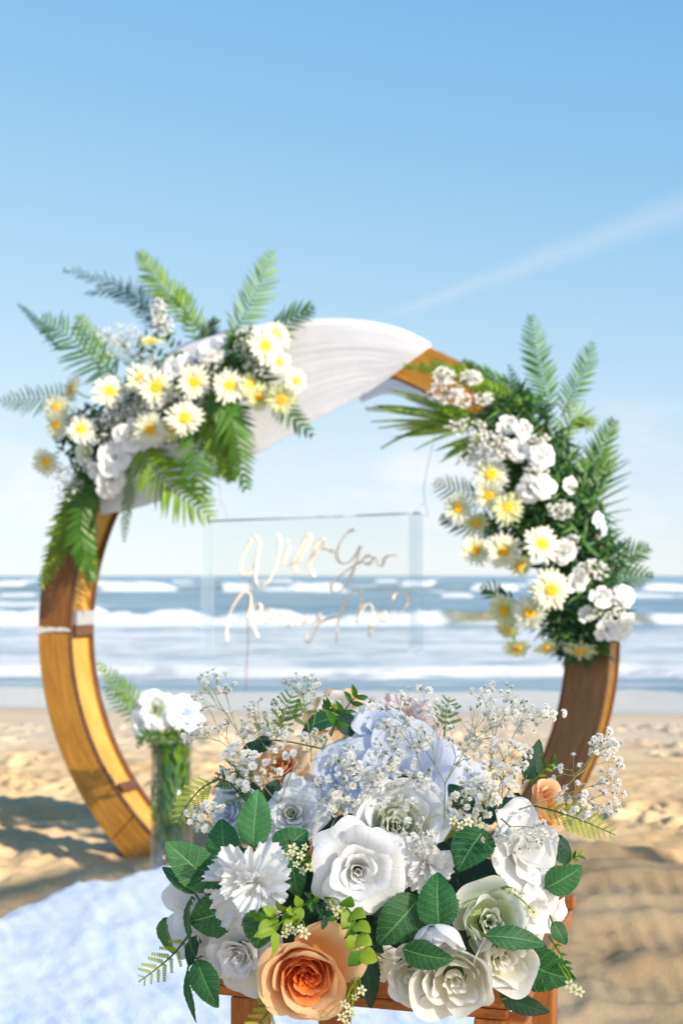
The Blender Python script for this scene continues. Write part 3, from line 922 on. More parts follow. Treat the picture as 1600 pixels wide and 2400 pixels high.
# ------------------------------------------------------------------ wooden stool
FL, FR, BR = Vector((-0.1666, 1.56, 0)), Vector((0.1906, 1.455, 0)), Vector((0.289, 1.79, 0))
ex = (FR - FL).normalized(); ey = Vector((-ex.y, ex.x, 0)); LW = (FR - FL).length
stool = thing('wooden_stool', 'square orange brown wooden stool carrying the big bouquet', 'stool', (FL + BR) / 2)
def lp(x, y, z): return FL + ex * x + ey * y + Vector((0, 0, z))
ZT = 0.765
def wbox(name, x0, x1, y0, y1, z0, z1, mat, bev=0.003):
    b = MB()
    b.box(lp((x0 + x1) / 2, (y0 + y1) / 2, (z0 + z1) / 2), ex * (x1 - x0) / 2, ey * (y1 - y0) / 2, Vector((0, 0, (z1 - z0) / 2)))
    return b.build(name, mat, stool, False, stool.location, bevel=bev)
for k in range(3):
    w_ = LW / 3
    wbox('top_plank', 0.002 + 0 * w_, LW - 0.002, 0.002 + k * w_, (k + 1) * w_ - 0.002, ZT - 0.022, ZT, M['stool'])
wbox('front_rail', 0.022, LW - 0.022, 0.004, 0.024, ZT - 0.034, ZT - 0.0225, M['stool'])
for (x, y, w_) in ((0.045, 0.006, 0.036), (LW - 0.058, 0.006, 0.056), (0.045, LW - 0.045, 0.036), (LW - 0.055, LW - 0.045, 0.036)):
    wbox('leg', x, x + w_, y, y + 0.036, 0.004, ZT - 0.0345 if y < 0.1 else ZT - 0.0225, M['stool_v'])
wbox('stretcher', 0.082, LW - 0.059, 0.014, 0.032, 0.20, 0.235, M['stool'])
wbox('stretcher', 0.050, 0.068, 0.043, LW - 0.046, 0.25, 0.285, M['stool'])
wbox('stretcher', LW - 0.045, LW - 0.027, 0.043, LW - 0.046, 0.25, 0.285, M['stool'])
# crate-like post peeking out at the back right corner
wbox('corner_post', LW - 0.018, LW + 0.002, LW - 0.012, LW + 0.010, ZT + 0.0005, ZT + 0.018, M['stool_v'])

# ------------------------------------------------------------------ glass vase
VC = P(394, 2226, 4.46); VC.z = 0.275
VR, VH = 0.0655, 0.40
vase = thing('glass_vase', 'tall clear glass cylinder vase at the foot of the arch, filled with greenery', 'vase', VC)
b = MB()
prof = [(0.0, 0.0), (VR - 0.004, 0.0), (VR, 0.004), (VR, VH), (VR - 0.004, VH), (VR - 0.004, 0.018), (0.0, 0.018)]
nn = 40
vs = [(r * math.cos(2 * math.pi * k / nn), r * math.sin(2 * math.pi * k / nn), z) for (r, z) in prof for k in range(nn)]
fs = [(i * nn + k, i * nn + (k + 1) % nn, (i + 1) * nn + (k + 1) % nn, (i + 1) * nn + k) for i in range(len(prof) - 1) for k in range(nn)]
b.add(vs, fs)
b.build('cylinder', M['glass'], vase, True)
b = MB(); b.tube([(VR * 0.97 * math.cos(t * 0.157), VR * 0.97 * math.sin(t * 0.157), VH) for t in range(41)], 0.0028, 6, False)
b.build('rim', M['acrylic_edge'], vase, True)
# ------------------------------------------------------------------ flower builders
rnd = random.Random(4)

def petal_me(name, r0, L, a0, a1, a2, half, mat, seed, ruf=0.03, k=0.25, serr=0.0, nu=12, nv=9, spiral=0.06, rf=3.0, scale=1.0, lip=0.0):
    """one petal wrapped round the +Z axis; a0..a2: slope angles from base to rim (0 outwards, 90 upright)"""
    r = random.Random(seed)
    ph = [r.uniform(0, 6.28) for _ in range(6)]
    am = [r.uniform(0.6, 1.2) for _ in range(3)]
    hm = R_(half)
    curl = r.uniform(15, 75) if a1 < 88 else r.uniform(5, 30)
    vs, uv = [], []
    sr = [r.uniform(-1, 1) for _ in range(nu + 1)]
    for j in range(nv + 1):
        for i in range(nu + 1):
            a = 2 * i / nu - 1
            v = j / nv
            top = 1 - k * 1.15 * abs(a) ** 3.6 + 0.03 * am[0] * math.sin(a * 4 + ph[0])
            top += serr * sr[i] * 0.5
            ve = v * top
            # integrate slope
            rho, h, m = r0, 0.0, 10
            for q in range(m):
                t = ve * (q + 0.5) / m
                al = (a0 + (a1 - a0) * t * 2) if t < 0.5 else (a1 + (a2 - a1) * (t - 0.5) * 2)
                al = R_(al + (ruf * 150 if rf < 5 else ruf * 90) * t * t * math.sin(a * rf * .8 + ph[1]))
                if rf < 5 and t > .80: al -= R_(curl * (1 + .8 * math.sin(a * 3.1 + ph[4])) * (t - .80) / .20)
                rho += math.cos(al) * L * ve / m
                h += math.sin(al) * L * ve / m
            rho *= 1 + spiral * a
            wv = ruf * v * v * L
            rho += wv * (1 if rf < 5 else .25) * math.sin(a * rf * 2.3 + ph[2]) * am[1]
            h += wv * (1 if rf < 5 else .62) * math.sin(a * rf * 1.7 + ph[3]) * am[2] + lip * v ** 6 * L
            h += 0.010 * L * v ** 5 * math.sin(a * 17 + ph[4]) + 0.006 * L * v ** 5 * math.sin(a * 31 + ph[5])
            th = a * hm * (1 - 0.12 * v * v)
            vs.append(Vector((rho * math.cos(th), rho * math.sin(th), h)) * scale)
            uv.append((i / nu, v))
    fs = [(j * (nu + 1) + i, j * (nu + 1) + i + 1, (j + 1) * (nu + 1) + i + 1, (j + 1) * (nu + 1) + i) for j in range(nv) for i in range(nu)]
    return mesh(name, vs, fs, mat, True, uv)

# ring: (count, r0, L, a0, a1, a2, half, ruffle, k, spiral, materialkey or None)
ROSE = [(3, .03, .50, 75, 92, 84, 85, .01, .10, .10, 0), (3, .09, .55, 60, 90, 74, 76, .02, .15, .12, 0), (4, .13, .64, 40, 84, 55, 66, .03, .2, .10, 1),
        (4, .15, .82, 15, 76, 26, 62, .04, .25, .08, 1), (4, .12, 1.00, -5, 56, -6, 58, .05, .3, .06, 2), (4, .10, 1.18, -12, 34, -34, 54, .06, .34, .05, 2)]
CABBAGE = [(3, .02, .36, 82, 96, 80, 88, .02, .15, .14, 0), (3, .07, .44, 66, 92, 76, 76, .04, .2, .18, 0), (4, .13, .50, 60, 90, 72, 66, .04, .22, .16, 0), (4, .20, .60, 45, 90, 76, 64, .03, .24, .14, 1),
           (4, .25, .72, 25, 90, 78, 66, .03, .26, .10, 1), (4, .28, .88, 5, 84, 70, 70, .03, .28, .08, 2), (3, .28, 1.02, -10, 76, 50, 78, .03, .32, .06, 2), (3, .24, 1.12, -18, 60, 30, 72, .04, .36, .05, 2)]
CUP = [(4, .05, .42, 70, 88, 70, 66, .05, .2, .12, 0), (4, .15, .54, 50, 90, 78, 62, .05, .22, .12, 0), (3, .26, .82, 20, 88, 84, 60, .05, .28, .08, 2), (3, .30, 1.02, 0, 82, 88, 74, .04, .30, .06, 2), (2, .28, 1.15, -15, 70, 74, 80, .04, .34, .05, 2)]
OPEN = [(3, .03, .40, 75, 90, 70, 84, .03, .15, .1, 0), (3, .12, .62, 40, 78, 44, 72, .04, .22, .1, 1), (3, .14, .95, 12, 52, 18, 66, .05, .32, .06, 2), (4, .12, 1.20, 0, 32, -14, 58, .06, .36, .05, 2)]
FLUFF = [(4, .03, .50, 80, 88, 64, 60, .10, .15, .1, 0), (5, .06, .66, 66, 76, 50, 50, .11, .18, .1, 1), (5, .06, .84, 38, 58, 26, 48, .12, .2, .1, 2), (5, .05, 1.02, 12, 30, -8, 46, .12, .24, .1, 2)]
CARN = [(4, .02, .62, 88, 86, 60, 56, .11, .08, .1, 0), (5, .03, .78, 76, 66, 44, 46, .12, .10, .1, 1), (6, .03, .95, 52, 42, 20, 42, .12, .12, .1, 2), (6, .03, 1.08, 26, 16, -10, 40, .12, .14, .1, 2)]
BIG = [(3, .10, .62, 60, 84, 56, 78, .02, .25, .08, 0), (3, .16, .95, 22, 60, 30, 74, .025, .32, .07, 1), (4, .16, 1.2, 0, 40, -2, 62, .03, .36, .05, 2)]
SIMPLE = [(3, .03, .5, 78, 94, 80, 82, .02, .12, .12, 0), (4, .12, .66, 42, 84, 50, 60, .04, .22, .1, 1), (5, .12, .98, 2, 58, -8, 46, .05, .28, .06, 2)]
KINDS = {'rose': ROSE, 'cabbage': CABBAGE, 'cup': CUP, 'open': OPEN, 'fluff': FLUFF, 'carnation': CARN, 'simple': SIMPLE, 'big': BIG}
PAL = {'white': ('white',) * 3, 'cream': ('cream', 'cream', 'cream'), 'creamwhite': ('cream', 'white', 'white'), 'green': ('greenwhite', 'greenwhite', 'white'),
       'greenall': ('greenwhite',) * 3, 'blue': ('bluewhite', 'bluewhite', 'bluewhite'), 'peach': ('peach_in', 'peach_mid', 'peach_out'), 'peachpale': ('peach_mid', 'peach_out', 'peach_out'), 'pink': ('pink',) * 3,
       'creampeach': ('cream', 'cream', 'peach_out')}

def make_bloom(name, label, cat, kind, pal, R, seed, res=1.0, group=None):
    t = thing(name, label, cat, (0, 0, 0), group)
    r = random.Random(seed)
    fine = kind in ('carnation', 'fluff')
    for gi, (n, r0, L, a0, a1, a2, half, ruf, k, spi, mk_) in enumerate(KINDS[kind]):
        off = r.uniform(0, 360)
        nu = int((40 if fine else 12) * res) if res < 1 or fine else 20
        nv = int((9 if fine else 10) * res) if res < 1 or fine else 10
        mes = [petal_me('petal', r0, L * (1 + r.uniform(-.05, .05)), a0, a1, a2, half, M[PAL[pal][mk_]], seed * 31 + gi * 7 + q, ruf, k,
                        0.10 if fine else 0.0, nu, nv, spi, 8.5 if fine else 3.0, R) for q in range(2 if n < 5 else 3)]
        for i in range(n):
            o = obj('petal', mes[i % len(mes)], t)
            tilt = r.uniform(-9, 9) if gi > 2 else r.uniform(-4, 4) if gi else r.uniform(-2, 2)
            if fine: tilt = r.uniform(-26, 26)
            o.rotation_euler = (R_(r.uniform(-tilt, tilt)), R_(tilt), R_(off + 360 * i / n + r.uniform(-7, 7)))
            s_ = 1 + (r.uniform(-.13, .12) if gi >= len(KINDS[kind]) - 2 else r.uniform(-.07, .06))
            o.scale = (s_, s_, 1 + r.uniform(-.06, .06))
            o.location = (0, 0, -0.015 * R * gi + r.uniform(-.01, .01) * R) if not fine else (r.uniform(-.16, .16) * R, r.uniform(-.16, .16) * R, r.uniform(-.06, .04) * R)
    b = MB()
    b.tube([(0, 0, -1.1 * R), (0.03 * R, 0, -0.5 * R), (0, 0, -0.12 * R)], [0.035 * R + .0006, 0.04 * R + .0006, 0.05 * R + .0006], 7)
    vs = []
    b.grid(lambda a, v: Vector((math.cos(a * 6.2832) * (0.06 + 0.27 * math.sin(v * 1.6)) * R, math.sin(a * 6.2832) * (0.06 + 0.27 * math.sin(v * 1.6)) * R, (-0.16 + 0.16 * v) * R)), 10, 4)
    b.build('calyx', M['stem'], t)
    return t

def face_to(t, pos, facing, roll=0.0, R=0.0, sink=0.4):
    f = Vector(facing).normalized()
    q = f.to_track_quat('Z', 'Y')
    t.rotation_mode = 'QUATERNION'
    from mathutils import Quaternion
    t.rotation_quaternion = q @ Quaternion((0, 0, 1), roll)
    t.location = Vector(pos) - f * R * sink

# ------------------------------------------------------------------ bouquet on the stool
foam = thing('floral_foam_tray', 'dark green floral foam mound hidden inside the bouquet on the stool', 'floral foam', (0.03, 1.60, ZT))
b = MB()
def dome(a, v):
    th = a * 2 * math.pi
    rr = math.cos(v * math.pi / 2) ** 0.6
    jit = 1 + 0.05 * math.sin(9 * th + v * 9)
    return Vector((0.150 * rr * math.cos(th) * jit, 0.085 * rr * math.sin(th) * jit, 0.004 + 0.150 * math.sin(v * math.pi / 2)))
b.grid(dome, 40, 12)
b.build('foam_mound', M['foam_block'], foam)
FO = Vector((0.03, 1.60, ZT + 0.06))

BLOOMS = [
    # kind, palette, u, v, Y, r px, facing (right, up), seed, name, label
    ('cabbage', 'peach', 704, 2248, 1.39, 114, (0.06, -0.16), 3, 'rose', 'large peach rose with a deep orange heart at the bottom front of the bouquet'),
    ('rose', 'white', 824, 2004, 1.405, 104, (0.05, 0.06), 8, 'rose', 'large open white rose with a spiral heart in the centre of the bouquet'),
    ('carnation', 'creamwhite', 578, 2032, 1.41, 98, (-0.12, 0.0), 5, 'carnation', 'ruffled white carnation between the big green leaves on the bouquet left'),
    ('rose', 'white', 546, 2200, 1.425, 84, (-0.30, -0.15), 12, 'rose', 'white rose low on the bouquet left, just left of the large peach rose'),
    ('open', 'white', 418, 2108, 1.48, 100, (-1.6, -0.05), 15, 'rose', 'white rose seen from the side at the far left edge of the bouquet'),
    ('cup', 'greenall', 1128, 2115, 1.43, 104, (0.05, 0.35), 18, 'peony', 'cupped cream peony behind the curled green leaf at the bouquet lower right'),
    ('cup', 'cream', 1162, 2208, 1.395, 94, (0.25, -0.15), 19, 'peony', 'cupped cream peony left of the largest leaf at the bouquet lower right'),
    ('cup', 'cream', 1044, 2258, 1.39, 96, (-0.02, -0.22), 23, 'peony', 'cream peony hanging lowest over the front rail of the stool'),
    ('cup', 'cream', 945, 2246, 1.405, 72, (-0.4, -0.25), 24, 'peony', 'cream peony lower left of the folded white bud, over the stool rail'),
    ('cup', 'white', 1010, 2166, 1.385, 68, (0.0, -1.2), 26, 'peony', 'white folded peony bud with its back up, above the low green leaf'),
    ('open', 'white', 1218, 1955, 1.47, 96, (0.75, 0.25), 29, 'rose', 'large white bloom with scalloped petals on the right of the bouquet'),
    ('open', 'creamwhite', 1238, 2090, 1.47, 72, (0.9, -0.15), 30, 'rose', 'white bloom facing right, below the scalloped one on the bouquet right'),
    ('open', 'white', 1278, 2096, 1.53, 48, (1.3, -0.1), 31, 'rose', 'small white bloom peeping out at the far right edge of the bouquet'),
    ('fluff', 'white', 982, 1990, 1.44, 76, (0.05, -0.05), 34, 'carnation', 'crumpled white bloom between the central white rose and the green leaves'),
    ('cabbage', 'green', 915, 1890, 1.47, 112, (0.1, 0.45), 36, 'ranunculus', 'wide white ranunculus with lime green inner petals above the central white rose'),
    ('rose', 'creamwhite', 668, 1868, 1.50, 72, (-0.1, 0.25), 39, 'rose', 'white rose with a cream heart right of the tall light leaf'),
    ('big', 'blue', 935, 1770, 1.60, 128, (0.15, 0.5), 41, 'hydrangea', 'broad cool white bloom behind the cloud of gypsophila at the bouquet top'),
    ('big', 'blue', 790, 1775, 1.60, 84, (-0.2, 0.55), 42, 'hydrangea', 'cool white bloom half hidden by gypsophila beside the upper left peach rose'),
    ('big', 'blue', 1052, 1800, 1.62, 70, (0.5, 0.5), 43, 'hydrangea', 'pale blue white bloom behind the gypsophila right of the bouquet top'),
    ('big', 'blue', 860, 1668, 1.66, 62, (-0.1, 0.7), 45, 'hydrangea', 'small pale lilac white bloom at the very top of the bouquet'),
    ('rose', 'blue', 520, 1862, 1.53, 66, (-0.9, 0.3), 46, 'rose', 'cool white rose turned left behind the dark leaves on the upper left'),
    ('rose', 'peachpale', 640, 1752, 1.60, 66, (-0.5, 0.9), 48, 'rose', 'smooth peach rose at the upper left behind the gypsophila'),
    ('cabbage', 'peachpale', 1262, 1848, 1.56, 64, (1.1, 0.4), 49, 'rose', 'peach rose at the upper right edge behind the yellow green fern'),
    ('rose', 'peach', 738, 1962, 1.47, 38, (-0.3, 0.2), 51, 'rose', 'small orange rose peeping out left of the central white rose'),
    ('fluff', 'pink', 925, 1655, 1.80, 76, (0.1, 0.6), 53, 'peony', 'pale blush peony at the back of the bouquet top'),
    ('rose', 'creampeach', 770, 1632, 1.84, 66, (-0.1, 0.5), 54, 'rose', 'soft cream and peach rose at the back left of the bouquet top'),
    ('rose', 'pink', 975, 1672, 1.82, 44, (0.4, 0.4), 55, 'rose', 'small blush rose at the back right of the bouquet top'),
    ('rose', 'cream', 862, 2222, 1.47, 52, (0.0, -0.5), 57, 'rose', 'shaded cream rose under the bouquet between peach rose and peonies'),
    ('rose', 'peachpale', 790, 2055, 1.47, 40, (-0.1, -0.2), 59, 'rose', 'small peach rose tucked below the central white rose'),
]
for (kind, pal, u, v, Y, rp, (fx, fz), seed, nm, lab) in BLOOMS:
    Rm = rp * Y / FPX
    t = make_bloom(nm, lab, nm, kind, pal, Rm * 0.98, seed, 1.0)
    face_to(t, P(u, v, Y), (fx, -1, fz), seed * 1.7, Rm, 0.42)

# ------------------------------------------------------------------ leaves
def leaf_mesh(B, T, wid, nrm, bend=0.12, fold=0.25, twist=0.0, serr=0.05, mat='leaf', seed=0, shape=0.8, org=None, name='leaf', nl=34, nw=6):
    r = random.Random(seed)
    B, T = Vector(B), Vector(T)
    d = T - B; L = d.length; d.normalize()
    n0 = (Vector(nrm) - d * Vector(nrm).dot(d)).normalized()
    sd = d.cross(n0)
    vs, uv = [], []
    p1, p2 = r.uniform(0, 6), r.uniform(0, 6)
    for j in range(nl + 1):
        s = j / nl
        wdt = (math.sin(math.pi * s ** shape)) ** 0.72 * (1 - 0.15 * s) if s < 1 else 0
        saw = 1 + serr * (((s * 19) % 1.0) - 0.5) * (2 if nl > 20 else 0)
        for i in range(-nw, nw + 1):
            t = i / nw
            tw = twist * s
            side = sd * math.cos(tw) + n0 * math.sin(tw)
            nn_ = n0 * math.cos(tw) - sd * math.sin(tw)
            x = t * wdt * (saw if abs(t) > 0.9 else 1) * wid / 2
            z = fold * abs(x) - fold * 0.9 * x * x / (wid / 2) + bend * L * (4 * s * (1 - s)) * 0.8 - bend * L * s * s * 0.6
            z += 0.018 * L * math.sin(s * 9 + p1 + t * 2.5) * abs(t)
            z += 0.010 * L * math.sin((s * 8 - abs(t) * 1.3) * 2 * math.pi) * abs(t) * (1 - abs(t) * 0.5)
            vs.append(B + d * (s * L) + side * x + nn_ * z - (Vector(org) if org is not None else Vector()))
            uv.append((t, s))
    w_ = 2 * nw + 1
    fs = [(j * w_ + i, j * w_ + i + 1, (j + 1) * w_ + i + 1, (j + 1) * w_ + i) for j in range(nl) for i in range(w_ - 1)]
    return mesh(name, vs, fs, M[mat], True, uv)

# sprays: label, stem foot (u,v,Y), leaves [(base u,v,Y, tip u,v,Y, width px, material, facing(right,up), bend, fold)]
SPRAYS = [
 ('spray of large bright green leaves standing above the carnation on the bouquet left', (600, 2000, 1.50),
  [(583, 1948, 1.43, 592, 1812, 1.44, 88, 'leaf_light', (-.3, .1), .10, .3), (520, 1990, 1.45, 508, 1878, 1.47, 86, 'leaf', (-.2, .3), .08, .2),
   (500, 2040, 1.44, 380, 1932, 1.44, 100, 'leaf_light', (-.2, .4), .06, .2), (590, 1972, 1.44, 428, 2030, 1.43, 108, 'leaf', (0, .5), .06, .2)]),
 ('pair of dark green leaves between the carnation and the central white rose', (650, 2010, 1.50),
  [(632, 1975, 1.44, 706, 1905, 1.45, 92, 'leaf', (.2, .3), .1, .25), (668, 1930, 1.44, 684, 2066, 1.43, 74, 'leaf', (.2, 0), .1, .3)]),
 ('leaves folded round the left flank of the bouquet beside the side-on white rose', (480, 2130, 1.50),
  [(448, 2052, 1.44, 372, 1990, 1.45, 40, 'leaf', (-.6, 1.2), .1, .5), (535, 2090, 1.43, 434, 2118, 1.43, 110, 'leaf', (-.2, .1), .1, .3),
   (440, 2060, 1.44, 446, 2210, 1.43, 42, 'leaf', (-1.5, .1), .1, .3), (376, 2110, 1.52, 402, 2192, 1.52, 60, 'leaf_light', (-.4, 0), .05, .2)]),
 ('green leaf lying under the carnation and over the lower left white rose', (600, 2110, 1.48),
  [(604, 2085, 1.395, 590, 2180, 1.385, 92, 'leaf', (0, .2), .08, .25)]),
 ('leaves hanging below the lower left white rose beside the stool top', (470, 2200, 1.50),
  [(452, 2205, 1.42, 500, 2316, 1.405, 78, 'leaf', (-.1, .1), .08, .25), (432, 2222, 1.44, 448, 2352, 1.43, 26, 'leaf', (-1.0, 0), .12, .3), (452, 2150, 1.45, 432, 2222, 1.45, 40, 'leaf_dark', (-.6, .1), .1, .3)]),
 ('two dark green leaves right of the ranunculus on the bouquet right', (1060, 1990, 1.50),
  [(1112, 1905, 1.44, 1050, 2000, 1.415, 108, 'leaf', (0, .5), .12, .25), (1052, 2030, 1.50, 1184, 2006, 1.50, 108, 'leaf_dark', (.1, .5), .08, .2)]),
 ('upright green leaf standing at the centre right above the folded bud', (1010, 2140, 1.47),
  [(1010, 2136, 1.39, 1003, 2002, 1.405, 104, 'leaf', (-.05, .15), .12, .28)]),
 ('broad green leaf right of the eucalyptus and below the central white rose', (950, 2110, 1.47),
  [(962, 2060, 1.41, 868, 2170, 1.395, 112, 'leaf', (.1, .1), .10, .22)]),
 ('green leaf lying under the folded white bud', (980, 2180, 1.45),
  [(925, 2180, 1.375, 1040, 2206, 1.365, 76, 'leaf', (0, .1), .10, .2)]),
 ('large leaves framing the peonies at the bouquet lower right', (1180, 2190, 1.46),
  [(1112, 2150, 1.375, 1256, 2168, 1.385, 60, 'leaf', (0, .9), .16, .2), (1165, 2180, 1.455, 1318, 2256, 1.43, 132, 'leaf', (.15, 0), .10, .22), (1150, 2290, 1.415, 1262, 2326, 1.405, 52, 'leaf_dark', (0, .5), .1, .2)]),
 ('green leaves at the right edge of the bouquet beside the scalloped bloom', (1240, 2040, 1.52),
  [(1252, 2040, 1.47, 1338, 1990, 1.47, 82, 'leaf', (.4, .1), .08, .25), (1262, 1920, 1.50, 1308, 1990, 1.50, 62, 'leaf_dark', (.5, .3), .08, .25), (1268, 2118, 1.49, 1300, 2170, 1.49, 44, 'leaf', (.7, 0), .08, .25)]),
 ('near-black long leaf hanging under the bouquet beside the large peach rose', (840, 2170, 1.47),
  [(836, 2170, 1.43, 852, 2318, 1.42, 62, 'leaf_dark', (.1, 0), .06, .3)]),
 ('dark green leaf among gypsophila at the upper right of the bouquet', (1200, 1800, 1.58),
  [(1205, 1790, 1.57, 1240, 1698, 1.58, 54, 'leaf_dark', (.3, .2), .08, .3)]),
 ('soft green leaves at the back of the bouquet top beside the peach rose', (740, 1720, 1.62),
  [(775, 1650, 1.64, 690, 1680, 1.64, 62, 'leaf', (0, .9), .12, .2), (808, 1690, 1.66, 770, 1625, 1.67, 56, 'leaf_dark', (.1, .5), .1, .2), (625, 1700, 1.62, 575, 1726, 1.62, 42, 'leaf_dark', (-.2, .8), .1, .2)]),
 ('dark leaves under the gypsophila between the ranunculus and the scalloped bloom', (1080, 1880, 1.54),
  [(1020, 1900, 1.49, 1000, 1830, 1.50, 40, 'leaf', (.5, .3), .08, .25), (1100, 1890, 1.54, 1140, 1830, 1.54, 66, 'leaf_dark', (.2, .7), .08, .25), (1080, 1870, 1.56, 1030, 1800, 1.57, 60, 'leaf_dark', (0, .6), .08, .25),
   (1160, 1880, 1.53, 1190, 1820, 1.54, 60, 'leaf_dark', (.2, .6), .08, .25)]),
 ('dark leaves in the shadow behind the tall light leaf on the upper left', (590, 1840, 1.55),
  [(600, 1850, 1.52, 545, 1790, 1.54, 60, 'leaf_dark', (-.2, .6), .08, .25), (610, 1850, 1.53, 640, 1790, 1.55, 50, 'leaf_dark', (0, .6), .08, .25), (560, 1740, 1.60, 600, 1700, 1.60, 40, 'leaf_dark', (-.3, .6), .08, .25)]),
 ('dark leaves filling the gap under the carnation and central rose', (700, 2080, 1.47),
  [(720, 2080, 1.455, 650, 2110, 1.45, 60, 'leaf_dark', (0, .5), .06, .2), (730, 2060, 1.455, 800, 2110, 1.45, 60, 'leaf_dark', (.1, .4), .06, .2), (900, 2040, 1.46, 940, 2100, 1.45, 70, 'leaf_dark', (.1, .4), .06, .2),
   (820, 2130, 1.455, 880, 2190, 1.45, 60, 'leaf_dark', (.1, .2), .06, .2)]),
]
k_ = 0
for (lab, foot, lvs) in SPRAYS:
    F = P(*foot)
    t = thing('leaf_spray', lab, 'leaves', F)
    b = MB()
    for (u0, v0, y0, u1, v1, y1, wp, mt, (fx, fz), bend, fold) in lvs:
        k_ += 1
        B0, T0 = P(u0, v0, y0), P(u1, v1, y1)
        obj('leaf', leaf_mesh(B0, T0, wp * (y0 + y1) / 2 / FPX, (fx + rnd.uniform(-.2, .2), -1, fz + rnd.uniform(-.2, .2)), bend * rnd.uniform(.5, 1.7), fold * rnd.uniform(.7, 1.3), rnd.uniform(-.45, .45), 0.07, mt, k_, 0.80, F), t)
        b.tube(crom([F, F.lerp(B0, 0.6) + Vector((0, 0.01, 0)), B0, B0.lerp(T0, 0.12)], 4), 0.0011, 5)
    b.build('stem', M['stem'], t, True, F)

# ------------------------------------------------------------------ small plastic greens
def sprig(name, label, cat, pts, fn, org=None):
    pts = [P(*p) for p in pts]
    t = thing(name, label, cat, pts[0])
    c = crom(pts, 8)
    b = MB(); b.tube(c, [0.0013 * (1 - 0.6 * i / len(c)) for i in range(len(c))], 5)
    st = b.build('stem', M[fn['stem']], t, True, pts[0])
    return t, c
LEAF1 = {}
def small_leaf_me(mat, shape=0.8, key=0):
    k = (mat, shape, key)
    if k not in LEAF1:
        LEAF1[k] = leaf_mesh((0, 0, 0), (0, 1, 0), 1.0, (0, 0, 1), 0.12, 0.35, 0.15 * key, 0.0, mat, key, shape, None, 'leaf', 8, 2)
    return LEAF1[k]
def put_leaf(t, me, base, d, n, L, wd, name='leaf'):
    d = Vector(d).normalized(); n = Vector(n); n = (n - d * n.dot(d)).normalized()
    x = d.cross(n)
    o = obj(name, me, t)
    mt_ = Matrix(((x.x * wd, d.x * L, n.x * L, base.x), (x.y * wd, d.y * L, n.y * L, base.y), (x.z * wd, d.z * L, n.z * L, base.z), (0, 0, 0, 1)))
    o.matrix_basis = mt_
    return o
def eucalyptus(label, pts, n, Lpx, wpx, mats, seed, shape=0.7, spread=1.0):
    r = random.Random(seed)
    t, c = sprig('greenery_sprig', label, 'greenery', pts, {'stem': 'green_plastic'})
    O = t.location
    for i in range(n):
        s = 0.25 + 0.75 * i / max(1, n - 1)
        k = min(len(c) - 2, int(s * (len(c) - 1)))
        tg = (c[k + 1] - c[k]).normalized()
        for sg in (-1, 1):
            side = Vector((tg.z, 0, -tg.x)).normalized() * sg
            d = tg * r.uniform(.5, 1.1) + side * spread + Vector((0, r.uniform(-.5, .2), 0))
            Y = c[k].y
            sz = r.uniform(.75, 1.1) * Y / FPX
            put_leaf(t, small_leaf_me(r.choice(mats), shape, r.randint(0, 2)), c[k] - O, d, Vector((r.uniform(-.8, .8), -1, r.uniform(-.6, .9))), Lpx * sz, wpx * sz)
    return t
eucalyptus('yellow green pointed leaves over the top left of the large peach rose', [(720, 2070, 1.42), (680, 2085, 1.385), (640, 2100, 1.375), (612, 2112, 1.37)], 4, 46, 30, ['lime', 'lime', 'green_plastic'], 1, 0.85)
eucalyptus('bright yellow green leaf sprig drooping over the left rim of the large peach rose', [(690, 2095, 1.40), (650, 2115, 1.355), (628, 2140, 1.345)], 2, 60, 28, ['lime'], 2, 0.8, .6)
eucalyptus('round lime leaves above right of the large peach rose', [(760, 2070, 1.42), (800, 2090, 1.385), (815, 2130, 1.37), (828, 2190, 1.365)], 5, 44, 42, ['lime', 'lime', 'green_plastic'], 3, 0.74)
eucalyptus('dark green shoot between the central rose and large peach rose', [(700, 2050, 1.44), (715, 2070, 1.40), (735, 2085, 1.385), (750, 2110, 1.38)], 5, 34, 20, ['green_plastic', 'leaf_dark'], 4, 0.8)
eucalyptus('dark shoot with a few twisted leaves at the very top of the bouquet', [(760, 1690, 1.62), (775, 1655, 1.60), (800, 1620, 1.59), (818, 1598, 1.58)], 4, 44, 16, ['green_plastic', 'fern'], 5, 0.8)
eucalyptus('pale green shoot at the top back left of the bouquet', [(735, 1680, 1.66), (745, 1650, 1.66), (760, 1620, 1.66)], 5, 30, 14, ['fern', 'lime'], 6, 0.8)
eucalyptus('small green shoot at the upper right near the dark leaf', [(1215, 1800, 1.53), (1250, 1765, 1.52), (1275, 1750, 1.52)], 4, 28, 9, ['fern', 'lime'], 7, 0.8)
eucalyptus('lime shoot at the far right edge of the bouquet', [(1290, 2000, 1.5), (1310, 1975, 1.5), (1330, 1965, 1.5)], 3, 22, 10, ['fern', 'lime'], 8, 0.8)
eucalyptus('tiny green buds under the right white bloom', [(1260, 2150, 1.47), (1285, 2190, 1.46), (1300, 2225, 1.455)], 4, 22, 9, ['green_plastic', 'lime'], 9, 0.8)

